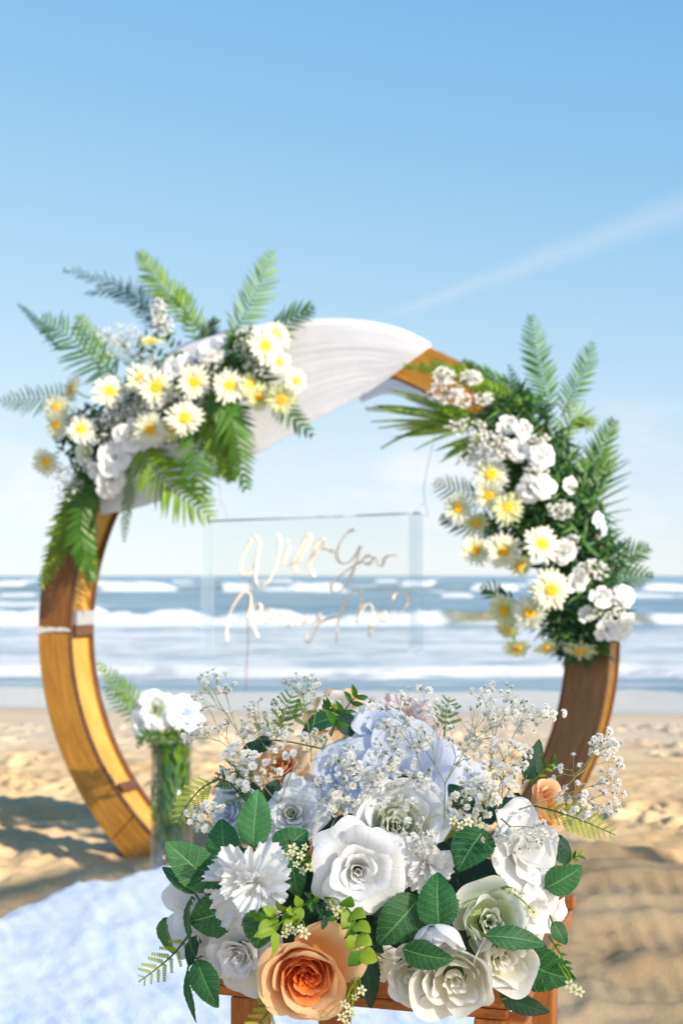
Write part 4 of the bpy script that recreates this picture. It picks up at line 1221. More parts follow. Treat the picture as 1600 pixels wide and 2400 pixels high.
def plastic_fern(label, pts, n, Lpx, mat, seed, name='fern_sprig', bare=0.15, stem='stem'):
    n = max(6, int(n * .68))
    """stem > pinna (each a comb of tiny leaflets)"""
    r = random.Random(seed)
    t, c = sprig(name, label, 'fern', pts, {'stem': stem})
    O = t.location
    key = ('pinna', mat)
    if key not in LEAF1:
        b = MB()
        b.tube([(0, 0, 0), (0, 1, 0)], [0.02, 0.012], 4)
        for q in range(7):
            y = 0.12 + q * 0.135
            for sg in (-1, 1):
                l = 0.21 * (1 - 0.45 * y)
                p = Vector((0, y, 0)); d = Vector((sg * 0.75, 0.65, 0.12)).normalized()
                sdv = Vector((-d.y, d.x, 0)) * 0.055
                b.add([p - sdv * .6, p + d * l * .55 - sdv + Vector((0, 0, .03)), p + d * l, p + d * l * .55 + sdv + Vector((0, 0, .03)), p + sdv * .6], [(0, 1, 3, 4), (1, 2, 3)])
        LEAF1[key] = mesh('pinna', b.v, b.f, M[mat], True)
    for i in range(n):
        s = bare + (1 - bare) * i / n
        k = min(len(c) - 2, int(s * (len(c) - 1)))
        f = s * (len(c) - 1) - k
        p = c[k].lerp(c[k + 1], f)
        tg = (c[k + 1] - c[k]).normalized()
        nr = Vector((0.1, -1, 0.25))
        side = tg.cross(nr).normalized()
        env = max(.25, math.sin(math.pi * (0.18 + 0.80 * s)) ** .7)
        for sg in (-1, 1):
            L = Lpx * p.y / FPX * env * r.uniform(.85, 1.1)
            put_leaf(t, LEAF1[key], p - O, tg * .62 + side * sg * .8 + Vector((0, r.uniform(-.2, .2), 0)), nr, L, L, 'pinna')
    return t
plastic_fern('small lime fern tip poking out over the rug at the lower left of the bouquet', [(440, 2140, 1.48), (400, 2190, 1.46), (360, 2225, 1.455), (318, 2256, 1.45)], 11, 42, 'fernlime', 1)
plastic_fern('yellow green fern arching at the left of the bouquet under the gypsophila', [(500, 1790, 1.52), (462, 1812, 1.52), (430, 1850, 1.52), (404, 1900, 1.52)], 14, 40, 'fernlime', 2)
plastic_fern('yellow green fern reaching right over the sand from the bouquet', [(1225, 1850, 1.47), (1290, 1868, 1.46), (1350, 1890, 1.46), (1412, 1918, 1.46)], 17, 44, 'fernlime', 3)
plastic_fern('dark green fern sprig under the gypsophila at the upper left', [(600, 1850, 1.52), (560, 1835, 1.51), (530, 1800, 1.51), (492, 1785, 1.51)], 12, 40, 'fern_dark', 4, stem='dark_stem')
plastic_fern('dark green fern sprig drooping left of the peach rose at the upper left', [(590, 1790, 1.53), (560, 1770, 1.53), (520, 1780, 1.53), (500, 1800, 1.53)], 9, 34, 'fern', 5)
plastic_fern('yellow fern tips hanging below the large peach rose in front of the stool', [(640, 2270, 1.45), (625, 2310, 1.42), (600, 2345, 1.41), (570, 2380, 1.41)], 9, 40, 'fernlime', 6)
plastic_fern('yellow fern tips left of the stool leg under the large peach rose', [(655, 2280, 1.46), (640, 2300, 1.43), (610, 2310, 1.42), (588, 2308, 1.42)], 6, 30, 'fernlime', 7)
plastic_fern('blurred green fern tip above the bouquet behind the white blooms', [(640, 1690, 1.80), (650, 1650, 1.82), (660, 1620, 1.83), (672, 1590, 1.84)], 9, 44, 'fern', 8)
plastic_fern('blurred green fern tip above the blush rose at the back', [(1020, 1690, 1.80), (1022, 1660, 1.82), (1025, 1630, 1.83), (1032, 1600, 1.84)], 9, 40, 'fern', 9)
plastic_fern('blurred green fern between the two left puffs of gypsophila', [(600, 1700, 1.78), (620, 1670, 1.80), (690, 1640, 1.80), (700, 1610, 1.80)], 10, 44, 'fern_bright', 10)

# ------------------------------------------------------------------ gypsophila
def floret_mesh(seed, coarse=False):
    r = random.Random(seed)
    b = MB()
    n1 = 5 if coarse else 8
    for ring, (n, el, L) in enumerate(((n1, 12, .50), (n1 - 1, 45, .46), (3, 75, .40))):
        for i in range(n):
            a = 2 * math.pi * i / n + ring + r.uniform(-.2, .2)
            e = R_(el + r.uniform(-12, 12))
            d = Vector((math.cos(a) * math.cos(e), math.sin(a) * math.cos(e), math.sin(e)))
            s = Vector((-math.sin(a), math.cos(a), 0))
            up = d.cross(s) * -1
            w_ = 0.17 * r.uniform(.8, 1.2)
            b.add([d * .05, d * L * .6 + s * w_ - up * .05, d * L + up * r.uniform(-.06, .08), d * L * .6 - s * w_ - up * .05], [(0, 1, 2), (0, 2, 3)], mi=0)
    b.tube([(0, 0, -.30), (0, 0, -.08), (0, 0, .04)], [.03, .12, .14], 5, mi=1)
    return mesh('floret', b.v, b.f, [M['floret'], M['calyx']], False, midx=b.m)
FLO = [floret_mesh(i) for i in range(4)]

def gyps_tree(F, tips, seed, r0=0.0009):
    """branches from foot F to all tips; returns segments [(p, q, radius)] and tip directions"""
    r = random.Random(seed)
    seg, ends = [], []
    def rec(p, ts, rad, lv):
        if len(ts) == 1:
            m = p.lerp(ts[0], .5) + Vector((r.uniform(-1, 1), r.uniform(-1, 1), r.uniform(-1, 1))) * .08 * (ts[0] - p).length
            seg.append((p, m, rad)); seg.append((m, ts[0], rad * .8))
            ends.append((ts[0], (ts[0] - m).normalized()))
            return
        c = sum(ts, Vector()) / len(ts)
        q = p.lerp(c, r.uniform(.38, .58)) + Vector((r.uniform(-1, 1), r.uniform(-1, 1), r.uniform(-1, 1))) * .07 * (c - p).length
        seg.append((p, q, rad))
        k = 2 if len(ts) < 4 or r.random() < .5 else 3
        cs = r.sample(ts, min(k, len(ts)))
        for _ in range(4):
            gr = [[] for _ in cs]
            for t in ts:
                gr[min(range(len(cs)), key=lambda i: (t - cs[i]).length)].append(t)
            gr = [g for g in gr if g]
            cs = [sum(g, Vector()) / len(g) for g in gr]
        if len(gr) == 1:
            gr = [ts[:len(ts) // 2], ts[len(ts) // 2:]]
        for g in gr:
            rec(q, g, max(rad * .78, .00022), lv + 1)
    rec(F, tips, r0, 0)
    return seg, ends

def gyps(label, foot, ells, seed, dpx=15, name='gypsophila_sprig'):
    """ells: [(u, v, Y, ru, rv, rY, n)] clouds of florets"""
    r = random.Random(seed)
    F = P(*foot)
    t = thing(name, label, 'gypsophila', F)
    tips = []
    for (u, v, Y, ru, rv, rY, n) in ells:
        for _ in range(int(n * 1.05)):
            a, q = r.uniform(0, 6.283), math.sqrt(r.random())
            tips.append(P(u + ru * q * math.cos(a), v + rv * q * math.sin(a), Y + rY * r.uniform(-1, 1)))
    seg, ends = gyps_tree(F, tips, seed)
    b = MB()
    for (p, q, rad) in seg:
        b.tube([p, q], [rad, rad * .85], 4, False)
    b.build('stem', M['twig'], t, True, F)
    for (p, d) in ends:
        o = obj('floret', r.choice(FLO), t)
        s_ = 1.4 * dpx * p.y / FPX * r.choice((.55, .8, .9, 1.0, 1.1, 1.15))
        d = (d + Vector((r.uniform(-.6, .6), r.uniform(-1.1, 0.1), r.uniform(-.3, .7)))).normalized()
        o.rotation_mode = 'QUATERNION'
        o.rotation_quaternion = d.to_track_quat('Z', 'Y')
        o.scale = (s_, s_, s_ * r.uniform(.8, 1.05))
        o.location = p - F
    return t
gyps('tall airy gypsophila sprig at the far upper left, its tips above the vase', (650, 1850, 1.55), [(500, 1565, 1.60, 45, 28, .04, 30), (462, 1605, 1.60, 24, 30, .04, 14), (475, 1670, 1.58, 35, 16, .03, 12), (435, 1690, 1.58, 22, 14, .03, 8), (520, 1650, 1.6, 20, 20, .03, 5)], 1, 12)
gyps('gypsophila sprig left of the top, with small closed buds', (660, 1850, 1.57), [(605, 1625, 1.64, 45, 28, .04, 26), (610, 1680, 1.64, 55, 40, .05, 55), (565, 1680, 1.62, 25, 30, .04, 14)], 2, 12)
gyps('gypsophila sprig rising left of the dark shoot at the top', (720, 1800, 1.60), [(690, 1570, 1.66, 45, 24, .03, 34), (735, 1600, 1.66, 25, 16, .03, 10)], 3, 12)
gyps('dense gypsophila over the smooth peach rose at the upper left', (700, 1900, 1.50), [(550, 1750, 1.52, 45, 40, .03, 34), (590, 1770, 1.51, 60, 30, .03, 18), (530, 1810, 1.50, 40, 22, .03, 14), (720, 1690, 1.54, 30, 22, .02, 10), (640, 1745, 1.5, 50, 30, .02, 8)], 4, 15)
gyps('dense gypsophila cloud at the centre over the cool white bloom', (760, 1900, 1.47), [(800, 1790, 1.46, 80, 55, .03, 60), (850, 1740, 1.48, 80, 40, .03, 36), (770, 1850, 1.46, 50, 30, .02, 26)], 5, 16)
gyps('gypsophila cloud over the ranunculus right of the centre', (1020, 1870, 1.50), [(920, 1700, 1.50, 70, 50, .03, 38), (930, 1790, 1.48, 70, 45, .03, 36), (880, 1640, 1.53, 60, 40, .03, 16), (950, 1610, 1.54, 60, 35, .03, 16)], 6, 16)
gyps('branching gypsophila with a tall bare stem right of the top', (1020, 1880, 1.46), [(1120, 1640, 1.47, 60, 40, .03, 16), (1060, 1730, 1.46, 50, 40, .03, 14), (975, 1680, 1.46, 40, 50, .03, 16), (1010, 1640, 1.47, 35, 50, .02, 8)], 7, 14)
gyps('dense gypsophila at the right over the scalloped bloom', (1140, 1890, 1.47), [(1120, 1800, 1.46, 70, 45, .03, 58), (1160, 1740, 1.47, 60, 40, .03, 40), (1080, 1850, 1.45, 60, 30, .02, 24)], 8, 16)
gyps('airy gypsophila sprig leaning towards the right foot of the arch', (1150, 1860, 1.50), [(1190, 1640, 1.50, 80, 45, .04, 46), (1140, 1590, 1.50, 60, 24, .03, 16), (1250, 1640, 1.49, 45, 30, .03, 14), (1110, 1690, 1.5, 50, 40, .03, 20)], 9, 13)
gyps('gypsophila sprig reaching far right over the sand', (1190, 1860, 1.47), [(1385, 1710, 1.46, 40, 35, .03, 36), (1400, 1760, 1.46, 30, 30, .03, 14), (1390, 1830, 1.46, 45, 45, .03, 36), (1310, 1790, 1.46, 40, 60, .03, 20), (1330, 1860, 1.46, 40, 40, .03, 20)], 10, 14)
gyps('little gypsophila hanging down over the scalloped bloom on the right', (1150, 1880, 1.44), [(1200, 1930, 1.40, 45, 30, .02, 14), (1140, 1915, 1.42, 40, 25, .02, 10), (1240, 1900, 1.42, 40, 20, .02, 8)], 11, 14)
gyps('gypsophila hanging over the ranunculus below the centre cloud', (1010, 1870, 1.44), [(960, 1900, 1.42, 40, 35, .02, 16), (970, 1950, 1.41, 30, 20, .02, 6), (900, 1840, 1.43, 70, 20, .02, 14)], 12, 14)
gyps('small gypsophila tuft low on the left under the yellow green fern', (520, 1920, 1.50), [(455, 1880, 1.48, 38, 34, .02, 30), (490, 1850, 1.48, 24, 24, .02, 8)], 13, 15)

def blossom_sprig(label, foot, spots, seed, mat='white'):
    r = random.Random(seed)
    F = P(*foot)
    t = thing('blossom_sprig', label, 'small flowers', F)
    key = ('blossom',)
    if key not in LEAF1:
        b = MB()
        for i in range(5):
            a = 2 * math.pi * i / 5
            d, s = Vector((math.cos(a), math.sin(a), 0)), Vector((-math.sin(a), math.cos(a), 0))
            b.add([d * .08, d * .3 + s * .17 + Vector((0, 0, .1)), d * .55 + s * .05 + Vector((0, 0, .02)), d * .55 - s * .05 + Vector((0, 0, .02)), d * .3 - s * .17 + Vector((0, 0, .1))], [(0, 1, 2, 3, 4)])
        b.tube([(0, 0, -.5), (0, 0, -.15), (0, 0, .12)], [.06, .1, .1], 5, mi=1)
        LEAF1[key] = mesh('blossom', b.v, b.f, [M['cream'], M['lime']], True, midx=b.m)
    b = MB()
    for (u, v, Y) in spots:
        q = P(u, v, Y)
        b.tube(crom([F, F.lerp(q, .5) + Vector((r.uniform(-.004, .004), -.004, .004)), q], 4), .0007, 4, False)
        o = obj('blossom', LEAF1[key], t)
        s_ = r.uniform(17, 27) * Y / FPX
        o.rotation_mode = 'QUATERNION'
        o.rotation_quaternion = Vector((r.uniform(-.6, .6), -1, r.uniform(-.4, .6))).to_track_quat('Z', 'Y')
        o.scale = (s_, s_, s_); o.location = q - F
    b.build('stem', M['lime'], t, True, F)
blossom_sprig('tiny cream blossoms beside the small orange rose', (720, 1975, 1.44), [(672, 1948, 1.41), (690, 1965, 1.41), (700, 1945, 1.42), (680, 1985, 1.41), (712, 1990, 1.41), (665, 1965, 1.42), (695, 2000, 1.41)], 1)
blossom_sprig('tiny white blossoms above the large peach rose', (745, 2060, 1.41), [(758, 2080, 1.385), (772, 2092, 1.385), (768, 2108, 1.38), (750, 2100, 1.385), (785, 2085, 1.39)], 2)
blossom_sprig('tiny cream blossoms lying on the upper rim of the large peach rose', (690, 2110, 1.40), [(665, 2130, 1.36), (678, 2140, 1.355), (690, 2132, 1.355), (655, 2145, 1.36), (700, 2145, 1.36)], 3)
blossom_sprig('tiny cream blossoms hanging right of the large peach rose in front of the stool', (825, 2220, 1.43), [(815, 2290, 1.385), (800, 2318, 1.38), (790, 2305, 1.38), (808, 2330, 1.38), (785, 2335, 1.38), (830, 2275, 1.39), (795, 2350, 1.38)], 4)
blossom_sprig('cream star blossoms above the two dark leaves on the right', (1020, 1930, 1.43), [(1075, 1888, 1.40), (1100, 1890, 1.40), (1040, 1885, 1.41), (1058, 1895, 1.40)], 5)
blossom_sprig('tiny blossoms at the lower right edge beside the largest leaf', (1270, 2200, 1.44), [(1318, 2272, 1.41), (1330, 2278, 1.41), (1308, 2262, 1.41)], 6)
blossom_sprig('tiny pale blossoms above the cupped peony under the scalloped bloom', (1150, 2040, 1.44), [(1182, 2045, 1.41), (1195, 2052, 1.41), (1170, 2050, 1.41), (1215, 2085, 1.42), (1225, 2095, 1.42)], 7)
# ------------------------------------------------------------------ flowers on the arch
def daisy_proto(pmat, seed=7, lift=0, np_=19):
    t = thing('daisy', None, None)
    r = random.Random(seed)
    b = MB()
    for ring, (n, L, el, zz) in enumerate(((np_, 1.0, 6 + lift, 0.0), (np_ - 2, .84, 20 + lift, .02), (12, .40, 30, .03))):
        for i in range(n):
            a = 2 * math.pi * (i + .5 * ring) / n + r.uniform(-.06, .06)
            e = R_(el + r.uniform(-14, 14)); L2 = L * r.uniform(.84, 1.06)
            wd = .105 * (1 if ring < 2 else .7)
            d, s = Vector((math.cos(a), math.sin(a), 0)), Vector((-math.sin(a), math.cos(a), 0))
            rows = []
            for q in range(5):
                v = q / 4
                rad = .12 + (L2 - .12) * v
                z = zz + math.sin(e) * rad * (1 - .45 * v)
                w_ = wd * (.45, .85, 1.0, .9, .35)[q]
                rows.append((d * rad + Vector((0, 0, z)), w_, v))
            vs, uv = [], []
            for (c, w_, v) in rows:
                vs += [c - s * w_ + Vector((0, 0, .02)), c - Vector((0, 0, .012)), c + s * w_ + Vector((0, 0, .02))]
                uv += [(0, v), (.5, v), (1, v)]
            b.add(vs, [(q * 3 + k, q * 3 + k + 1, q * 3 + k + 4, q * 3 + k + 3) for q in range(4) for k in range(2)], uv)
    o = b.build('petal_ring', M[pmat], t); o['kind'] = 'stuff'
    b = MB()
    b.grid(lambda a, v: Vector((math.cos(a * 6.2832) * .29 * math.sin(v * 1.57), math.sin(a * 6.2832) * .29 * math.sin(v * 1.57), .10 + .13 * math.cos(v * 1.57) - .07 * max(0, 1 - v * 2.2))), 16, 6)
    b.build('flower_centre', M['yolk'], t)
    b = MB()
    b.tube([(0, 0, -1.9), (.1, .05, -.9), (0, 0, -.02)], [.05, .05, .07], 6)
    b.grid(lambda a, v: Vector((math.cos(a * 6.2832) * (.06 + .16 * v), math.sin(a * 6.2832) * (.06 + .16 * v), -.14 + .15 * v)), 10, 2)
    b.build('stem', M['stem'], t)
    return t

def arch_rose_proto(kind, pal, seed):
    t = make_bloom('rose', None, None, kind, pal, 1.0, seed, 0.62)
    for k in ('label', 'category'):
        if k in t.keys(): del t[k]
    return t

PROTO = {'d': daisy_proto('daisy'), 'd1': daisy_proto('daisy', 8, 16, 17), 'd2': daisy_proto('daisy', 9, -10, 21), 'y': daisy_proto('daisy_yellow'),
         'r': arch_rose_proto('rose', 'white', 71), 's': arch_rose_proto('simple', 'white', 72), 'o': arch_rose_proto('open', 'white', 73), 'b': arch_rose_proto('simple', 'bluewhite_' if 0 else 'blue', 74),
         'g': arch_rose_proto('simple', 'greenall', 76)}
LFT, RGT = 'the left arch arrangement', 'the right arch arrangement'
AF = [  # proto, u, v, off, r px, (fx, fz), label
 ('d', 608, 796, .17, 42, (.25, .10), 'white daisy topmost in the left arch arrangement, beside the drape'),
 ('d', 640, 832, .13, 30, (.45, .0), 'white daisy just under the topmost one beside the drape'),
 ('d', 632, 770, .09, 36, (.3, .6), 'white daisy tilted up behind the topmost one beside the drape'),
 ('d', 680, 874, .15, 30, (.5, .1), 'white daisy farthest right of the left arrangement, lying against the drape'),
 ('d', 526, 887, .18, 40, (-.15, .05), 'white daisy left of the side-on pale one, in the middle of the drape side'),
 ('y', 574, 884, .14, 32, (.9, .0), 'pale daisy seen half from the side between drape and arrangement'),
 ('d', 446, 878, .20, 42, (.05, .10), 'large white daisy centred over the two lower front daisies'),
 ('d', 358, 890, .21, 43, (.05, .0), 'white daisy in front of the pair at the upper middle of the left arrangement'),
 ('d', 326, 872, .17, 39, (-.05, .15), 'white daisy behind the pair at the upper middle of the left arrangement'),
 ('d', 252, 900, .19, 40, (-.1, .05), 'white daisy left of the overlapping pair on the left arrangement'),
 ('d', 424, 960, .22, 43, (.1, .0), 'white daisy right of the lowest front pair on the left arrangement'),
 ('y', 400, 985, .16, 32, (-.1, -.6), 'pale yellow daisy hanging under the right one of the lowest front pair'),
 ('d', 346, 986, .20, 40, (.0, -.2), 'white daisy left of the lowest front pair on the left arrangement'),
 ('d', 188, 986, .19, 36, (-.1, .1), 'white daisy with orange centre at the lower left of the left arrangement'),
 ('d', 131, 938, .16, 34, (-.5, .1), 'white daisy upper of the two at the far left rim of the arrangement'),
 ('d', 131, 976, .17, 34, (-.35, -.1), 'white daisy lower of the two at the far left rim of the arrangement'),
 ('d', 107, 1060, .12, 32, (-.5, -.3), 'white daisy lowest and farthest left on the arch'),
 ('d', 166, 896, .12, 34, (-1.2, .3), 'daisy seen from the side above the two at the far left rim'),
 ('y', 594, 912, .13, 30, (.2, -.3), 'yellowish daisy left of the pair hanging over the drape edge'),
 ('y', 646, 916, .15, 35, (.1, -.7), 'yellowish daisy right of the pair hanging over the drape edge'),
 ('y', 348, 784, .06, 28, (.1, 1.6), 'yellow daisy seen edge-on among the tall twigs of the left arrangement'),
 ('d', 1127, 1091, .16, 42, (-.1, .2), 'white daisy topmost in the right arch arrangement'),
 ('d', 1122, 1138, .18, 38, (-.1, -.1), 'white daisy second from the top in the right arch arrangement'),
 ('y', 1166, 1167, .19, 40, (.1, .4), 'yellowish daisy facing up, right of the second daisy from the top'),
 ('d', 1052, 1168, .17, 34, (-.3, .2), 'white daisy farthest left on the right arrangement, level with the sign top'),
 ('y', 1092, 1200, .14, 30, (-.2, -.8), 'pale yellow daisy hanging face down under the farthest left one'),
 ('d', 1092, 1264, .18, 34, (-.25, .0), 'white daisy left of the overlapping pair above the sea horizon'),
 ('d', 1155, 1266, .20, 42, (.0, .0), 'white daisy right of the overlapping pair above the sea horizon'),
 ('y', 1194, 1298, .15, 30, (.2, -.7), 'pale yellow daisy tucked under the pair above the sea horizon'),
 ('d', 1241, 1252, .21, 43, (.05, .35), 'white daisy with orange centre facing up, right of the pair above the horizon'),
 ('d', 1265, 1355, .22, 46, (.05, .05), 'largest white daisy, facing out over the sea horizon on the right arrangement'),
 ('d', 1215, 1408, .21, 42, (-.05, .0), 'white daisy lower left of the largest one'),
 ('y', 1158, 1402, .16, 36, (-.6, .0), 'pale yellow daisy left of the lowest outward facing white one'),
 ('y', 1165, 1446, .14, 28, (-.5, -.6), 'yellow daisy under the pale one at the bottom left of the right arrangement'),
 ('y', 1186, 1488, .15, 34, (.1, -1.4), 'yellow daisy hanging face down, left one of the bottom three'),
 ('y', 1254, 1488, .14, 30, (.2, -1.6), 'yellow daisy hanging face down, middle one of the bottom three'),
 ('y', 1330, 1492, .13, 38, (.0, -1.8), 'cream daisy hanging face down, right one of the bottom three beside the post'),
 ('r', 480, 800, .13, 34, (-.2, .5), 'white rose behind the drape daisies near the top of the left arrangement'),
 ('s', 396, 846, .16, 24, (-.1, .2), 'round white rose left of the one near the drape'),
 ('s', 428, 832, .13, 22, (.1, .3), 'small white rose between the two upper roses on the left arrangement'),
 ('o', 304, 1000, .17, 36, (-.1, -.1), 'white bloom under the left one of the lowest daisy pair'),
 ('o', 262, 1050, .17, 34, (-.1, -.3), 'white bloom low in the left arrangement above the drape end'),
 ('s', 222, 1082, .16, 24, (-.3, -.4), 'small white bloom at the lower left over the hanging fern'),
 ('o', 258, 1108, .13, 32, (.0, -.5), 'white bloom hanging over the lower end of the drape'),
 ('g', 192, 1040, .15, 28, (-.4, .0), 'grey green bloom at the lower left of the left arrangement'),
 ('s', 1166, 976, .15, 24, (-.2, .2), 'round white rose left one of the top pair on the right arrangement'),
 ('s', 1201, 986, .16, 25, (.1, .1), 'round white rose right one of the top pair on the right arrangement'),
 ('r', 1192, 1034, .17, 28, (-.1, .1), 'white rose under the top pair on the right arrangement'),
 ('r', 1242, 1046, .16, 32, (.2, .2), 'white rose right of the one under the top pair'),
 ('r', 1216, 1124, .18, 30, (-.1, -.1), 'white rose left of the pair beside the topmost right daisy'),
 ('r', 1250, 1114, .17, 30, (.1, .1), 'white rose right of the pair beside the topmost right daisy'),
 ('s', 1309, 1114, .12, 20, (.3, .1), 'small white rose half hidden in the fern at the right'),
 ('b', 1376, 1196, .10, 24, (.8, .2), 'cool white rose, upper one at the right outer edge of the arch'),
 ('b', 1383, 1226, .10, 20, (.9, -.1), 'cool white rose, lower one at the right outer edge of the arch'),
 ('r', 1295, 1268, .16, 26, (.1, .0), 'white rose right of the upward facing daisy with orange centre'),
 ('s', 1327, 1334, .17, 28, (.2, .1), 'white rose right of the largest daisy'),
 ('s', 1381, 1372, .17, 28, (.2, .1), 'round white rose lower right of the one beside the largest daisy'),
 ('s', 1347, 1410, .15, 22, (.1, -.1), 'small flat white rose above the bottom right bloom'),
 ('r', 1434, 1368, .10, 27, (.6, .1), 'white rose farthest right on the arch'),
 ('s', 1395, 1448, .17, 31, (.1, -.2), 'large white rose lowest on the right arrangement'),
 ('o', 1438, 1440, .12, 30, (.6, -.2), 'white bloom right of the lowest large rose'),
]
used = set()
r_ = random.Random(21)
for (k, u, v, off, rp, (fx, fz), lab) in AF:
    if k == 'd': k = r_.choice(('d', 'd', 'd1', 'd2')) if len(used & {'d', 'd1', 'd2'}) == 3 else [q for q in ('d', 'd1', 'd2') if q not in used][0]
    src = PROTO[k]
    if k in used:
        t = copy_tree(src)
    else:
        t = src; used.add(k)
    pos = A(u, v, off)
    Rm = rp * pos.y / FPX * (1.14 if k[0] in 'dy' else 1.06) * r_.uniform(.93, 1.06)
    nm = 'daisy' if k[0] in 'dy' else 'rose'
    t.name = nm
    grp = ('daisies on the ' if nm == 'daisy' else 'white roses on the ') + ('left' if u < 800 else 'right') + ' arch arrangement'
    tag(t, lab, nm, grp)
    face_to(t, pos, (fx + r_.uniform(-.28, .28), -1, fz + r_.uniform(-.25, .2)), r_.uniform(0, 6), Rm, 0.05 if nm == 'daisy' else .4)
    t.scale = (Rm,) * 3

# ------------------------------------------------------------------ fronds
def blade_me(mat, key):
    k = ('blade', mat, key)
    if k in LEAF1: return LEAF1[k]
    vs, n = [], 6
    for j in range(n + 1):
        s = j / n
        w_ = (.45, .95, 1.0, .92, .72, .42, .02)[j] * .5
        z = -.10 * s * s * (1 + key) + .03 * key * s
        x = .05 * math.sin(s * 3 + key)
        vs += [(x - w_, s, z + .012), (x, s, z - .006), (x + w_, s, z + .012)]
    fs = [(q * 3 + c, q * 3 + c + 1, q * 3 + c + 4, q * 3 + c + 3) for q in range(n) for c in range(2)]
    LEAF1[k] = mesh('leaflet', vs, fs, M[mat], True)
    return LEAF1[k]

def frond(label, pts, n, Lpx, wpx, mat, seed, ang=58, sides=(1, -1), name='fern_frond', s0=.08, nrm=(0, -1, .15), stem_r=.0022, shape=(.16, .80, .7), jit=.12):
    """pts: (u, v, off) on the arch's plane"""
    r = random.Random(seed)
    W_ = [A(*p) for p in pts]
    t = thing(name, label, 'fern' if name == 'fern_frond' else 'palm leaf', W_[0])
    c = crom(W_, 10)
    b = MB(); b.tube(c, [stem_r * (1 - .7 * i / len(c)) for i in range(len(c))], 5)
    b.build('stem', M['fern' if mat != 'fern_blue' else 'fern_blue'], t, True, W_[0])
    nrm = Vector(nrm)
    px = W_[0].y / FPX
    n = max(8, int(n * .82))
    for i in range(n):
        s = s0 + (.985 - s0) * i / (n - 1)
        x = s * (len(c) - 1); k = min(len(c) - 2, int(x))
        p = c[k].lerp(c[k + 1], x - k)
        tg = (c[k + 1] - c[k]).normalized()
        side = tg.cross(nrm).normalized()
        env = max(.16, math.sin(math.pi * min(1, shape[0] + shape[1] * s)) ** shape[2])
        for sg in sides:
            a = R_(ang * (1 - .35 * s) + r.uniform(-5, 5))
            d = tg * math.cos(a) + side * sg * math.sin(a) + nrm * r.uniform(-jit, jit) * 1.2
            L = 1.08 * Lpx * px * env * r.uniform(.9, 1.08)
            put_leaf(t, blade_me(mat, r.randint(0, 2)), p - W_[0], d, nrm + Vector((r.uniform(-.5, .5), 0, r.uniform(-.4, .4))), L, wpx * .84 * px * (.6 + .4 * env), 'leaflet')
    return t

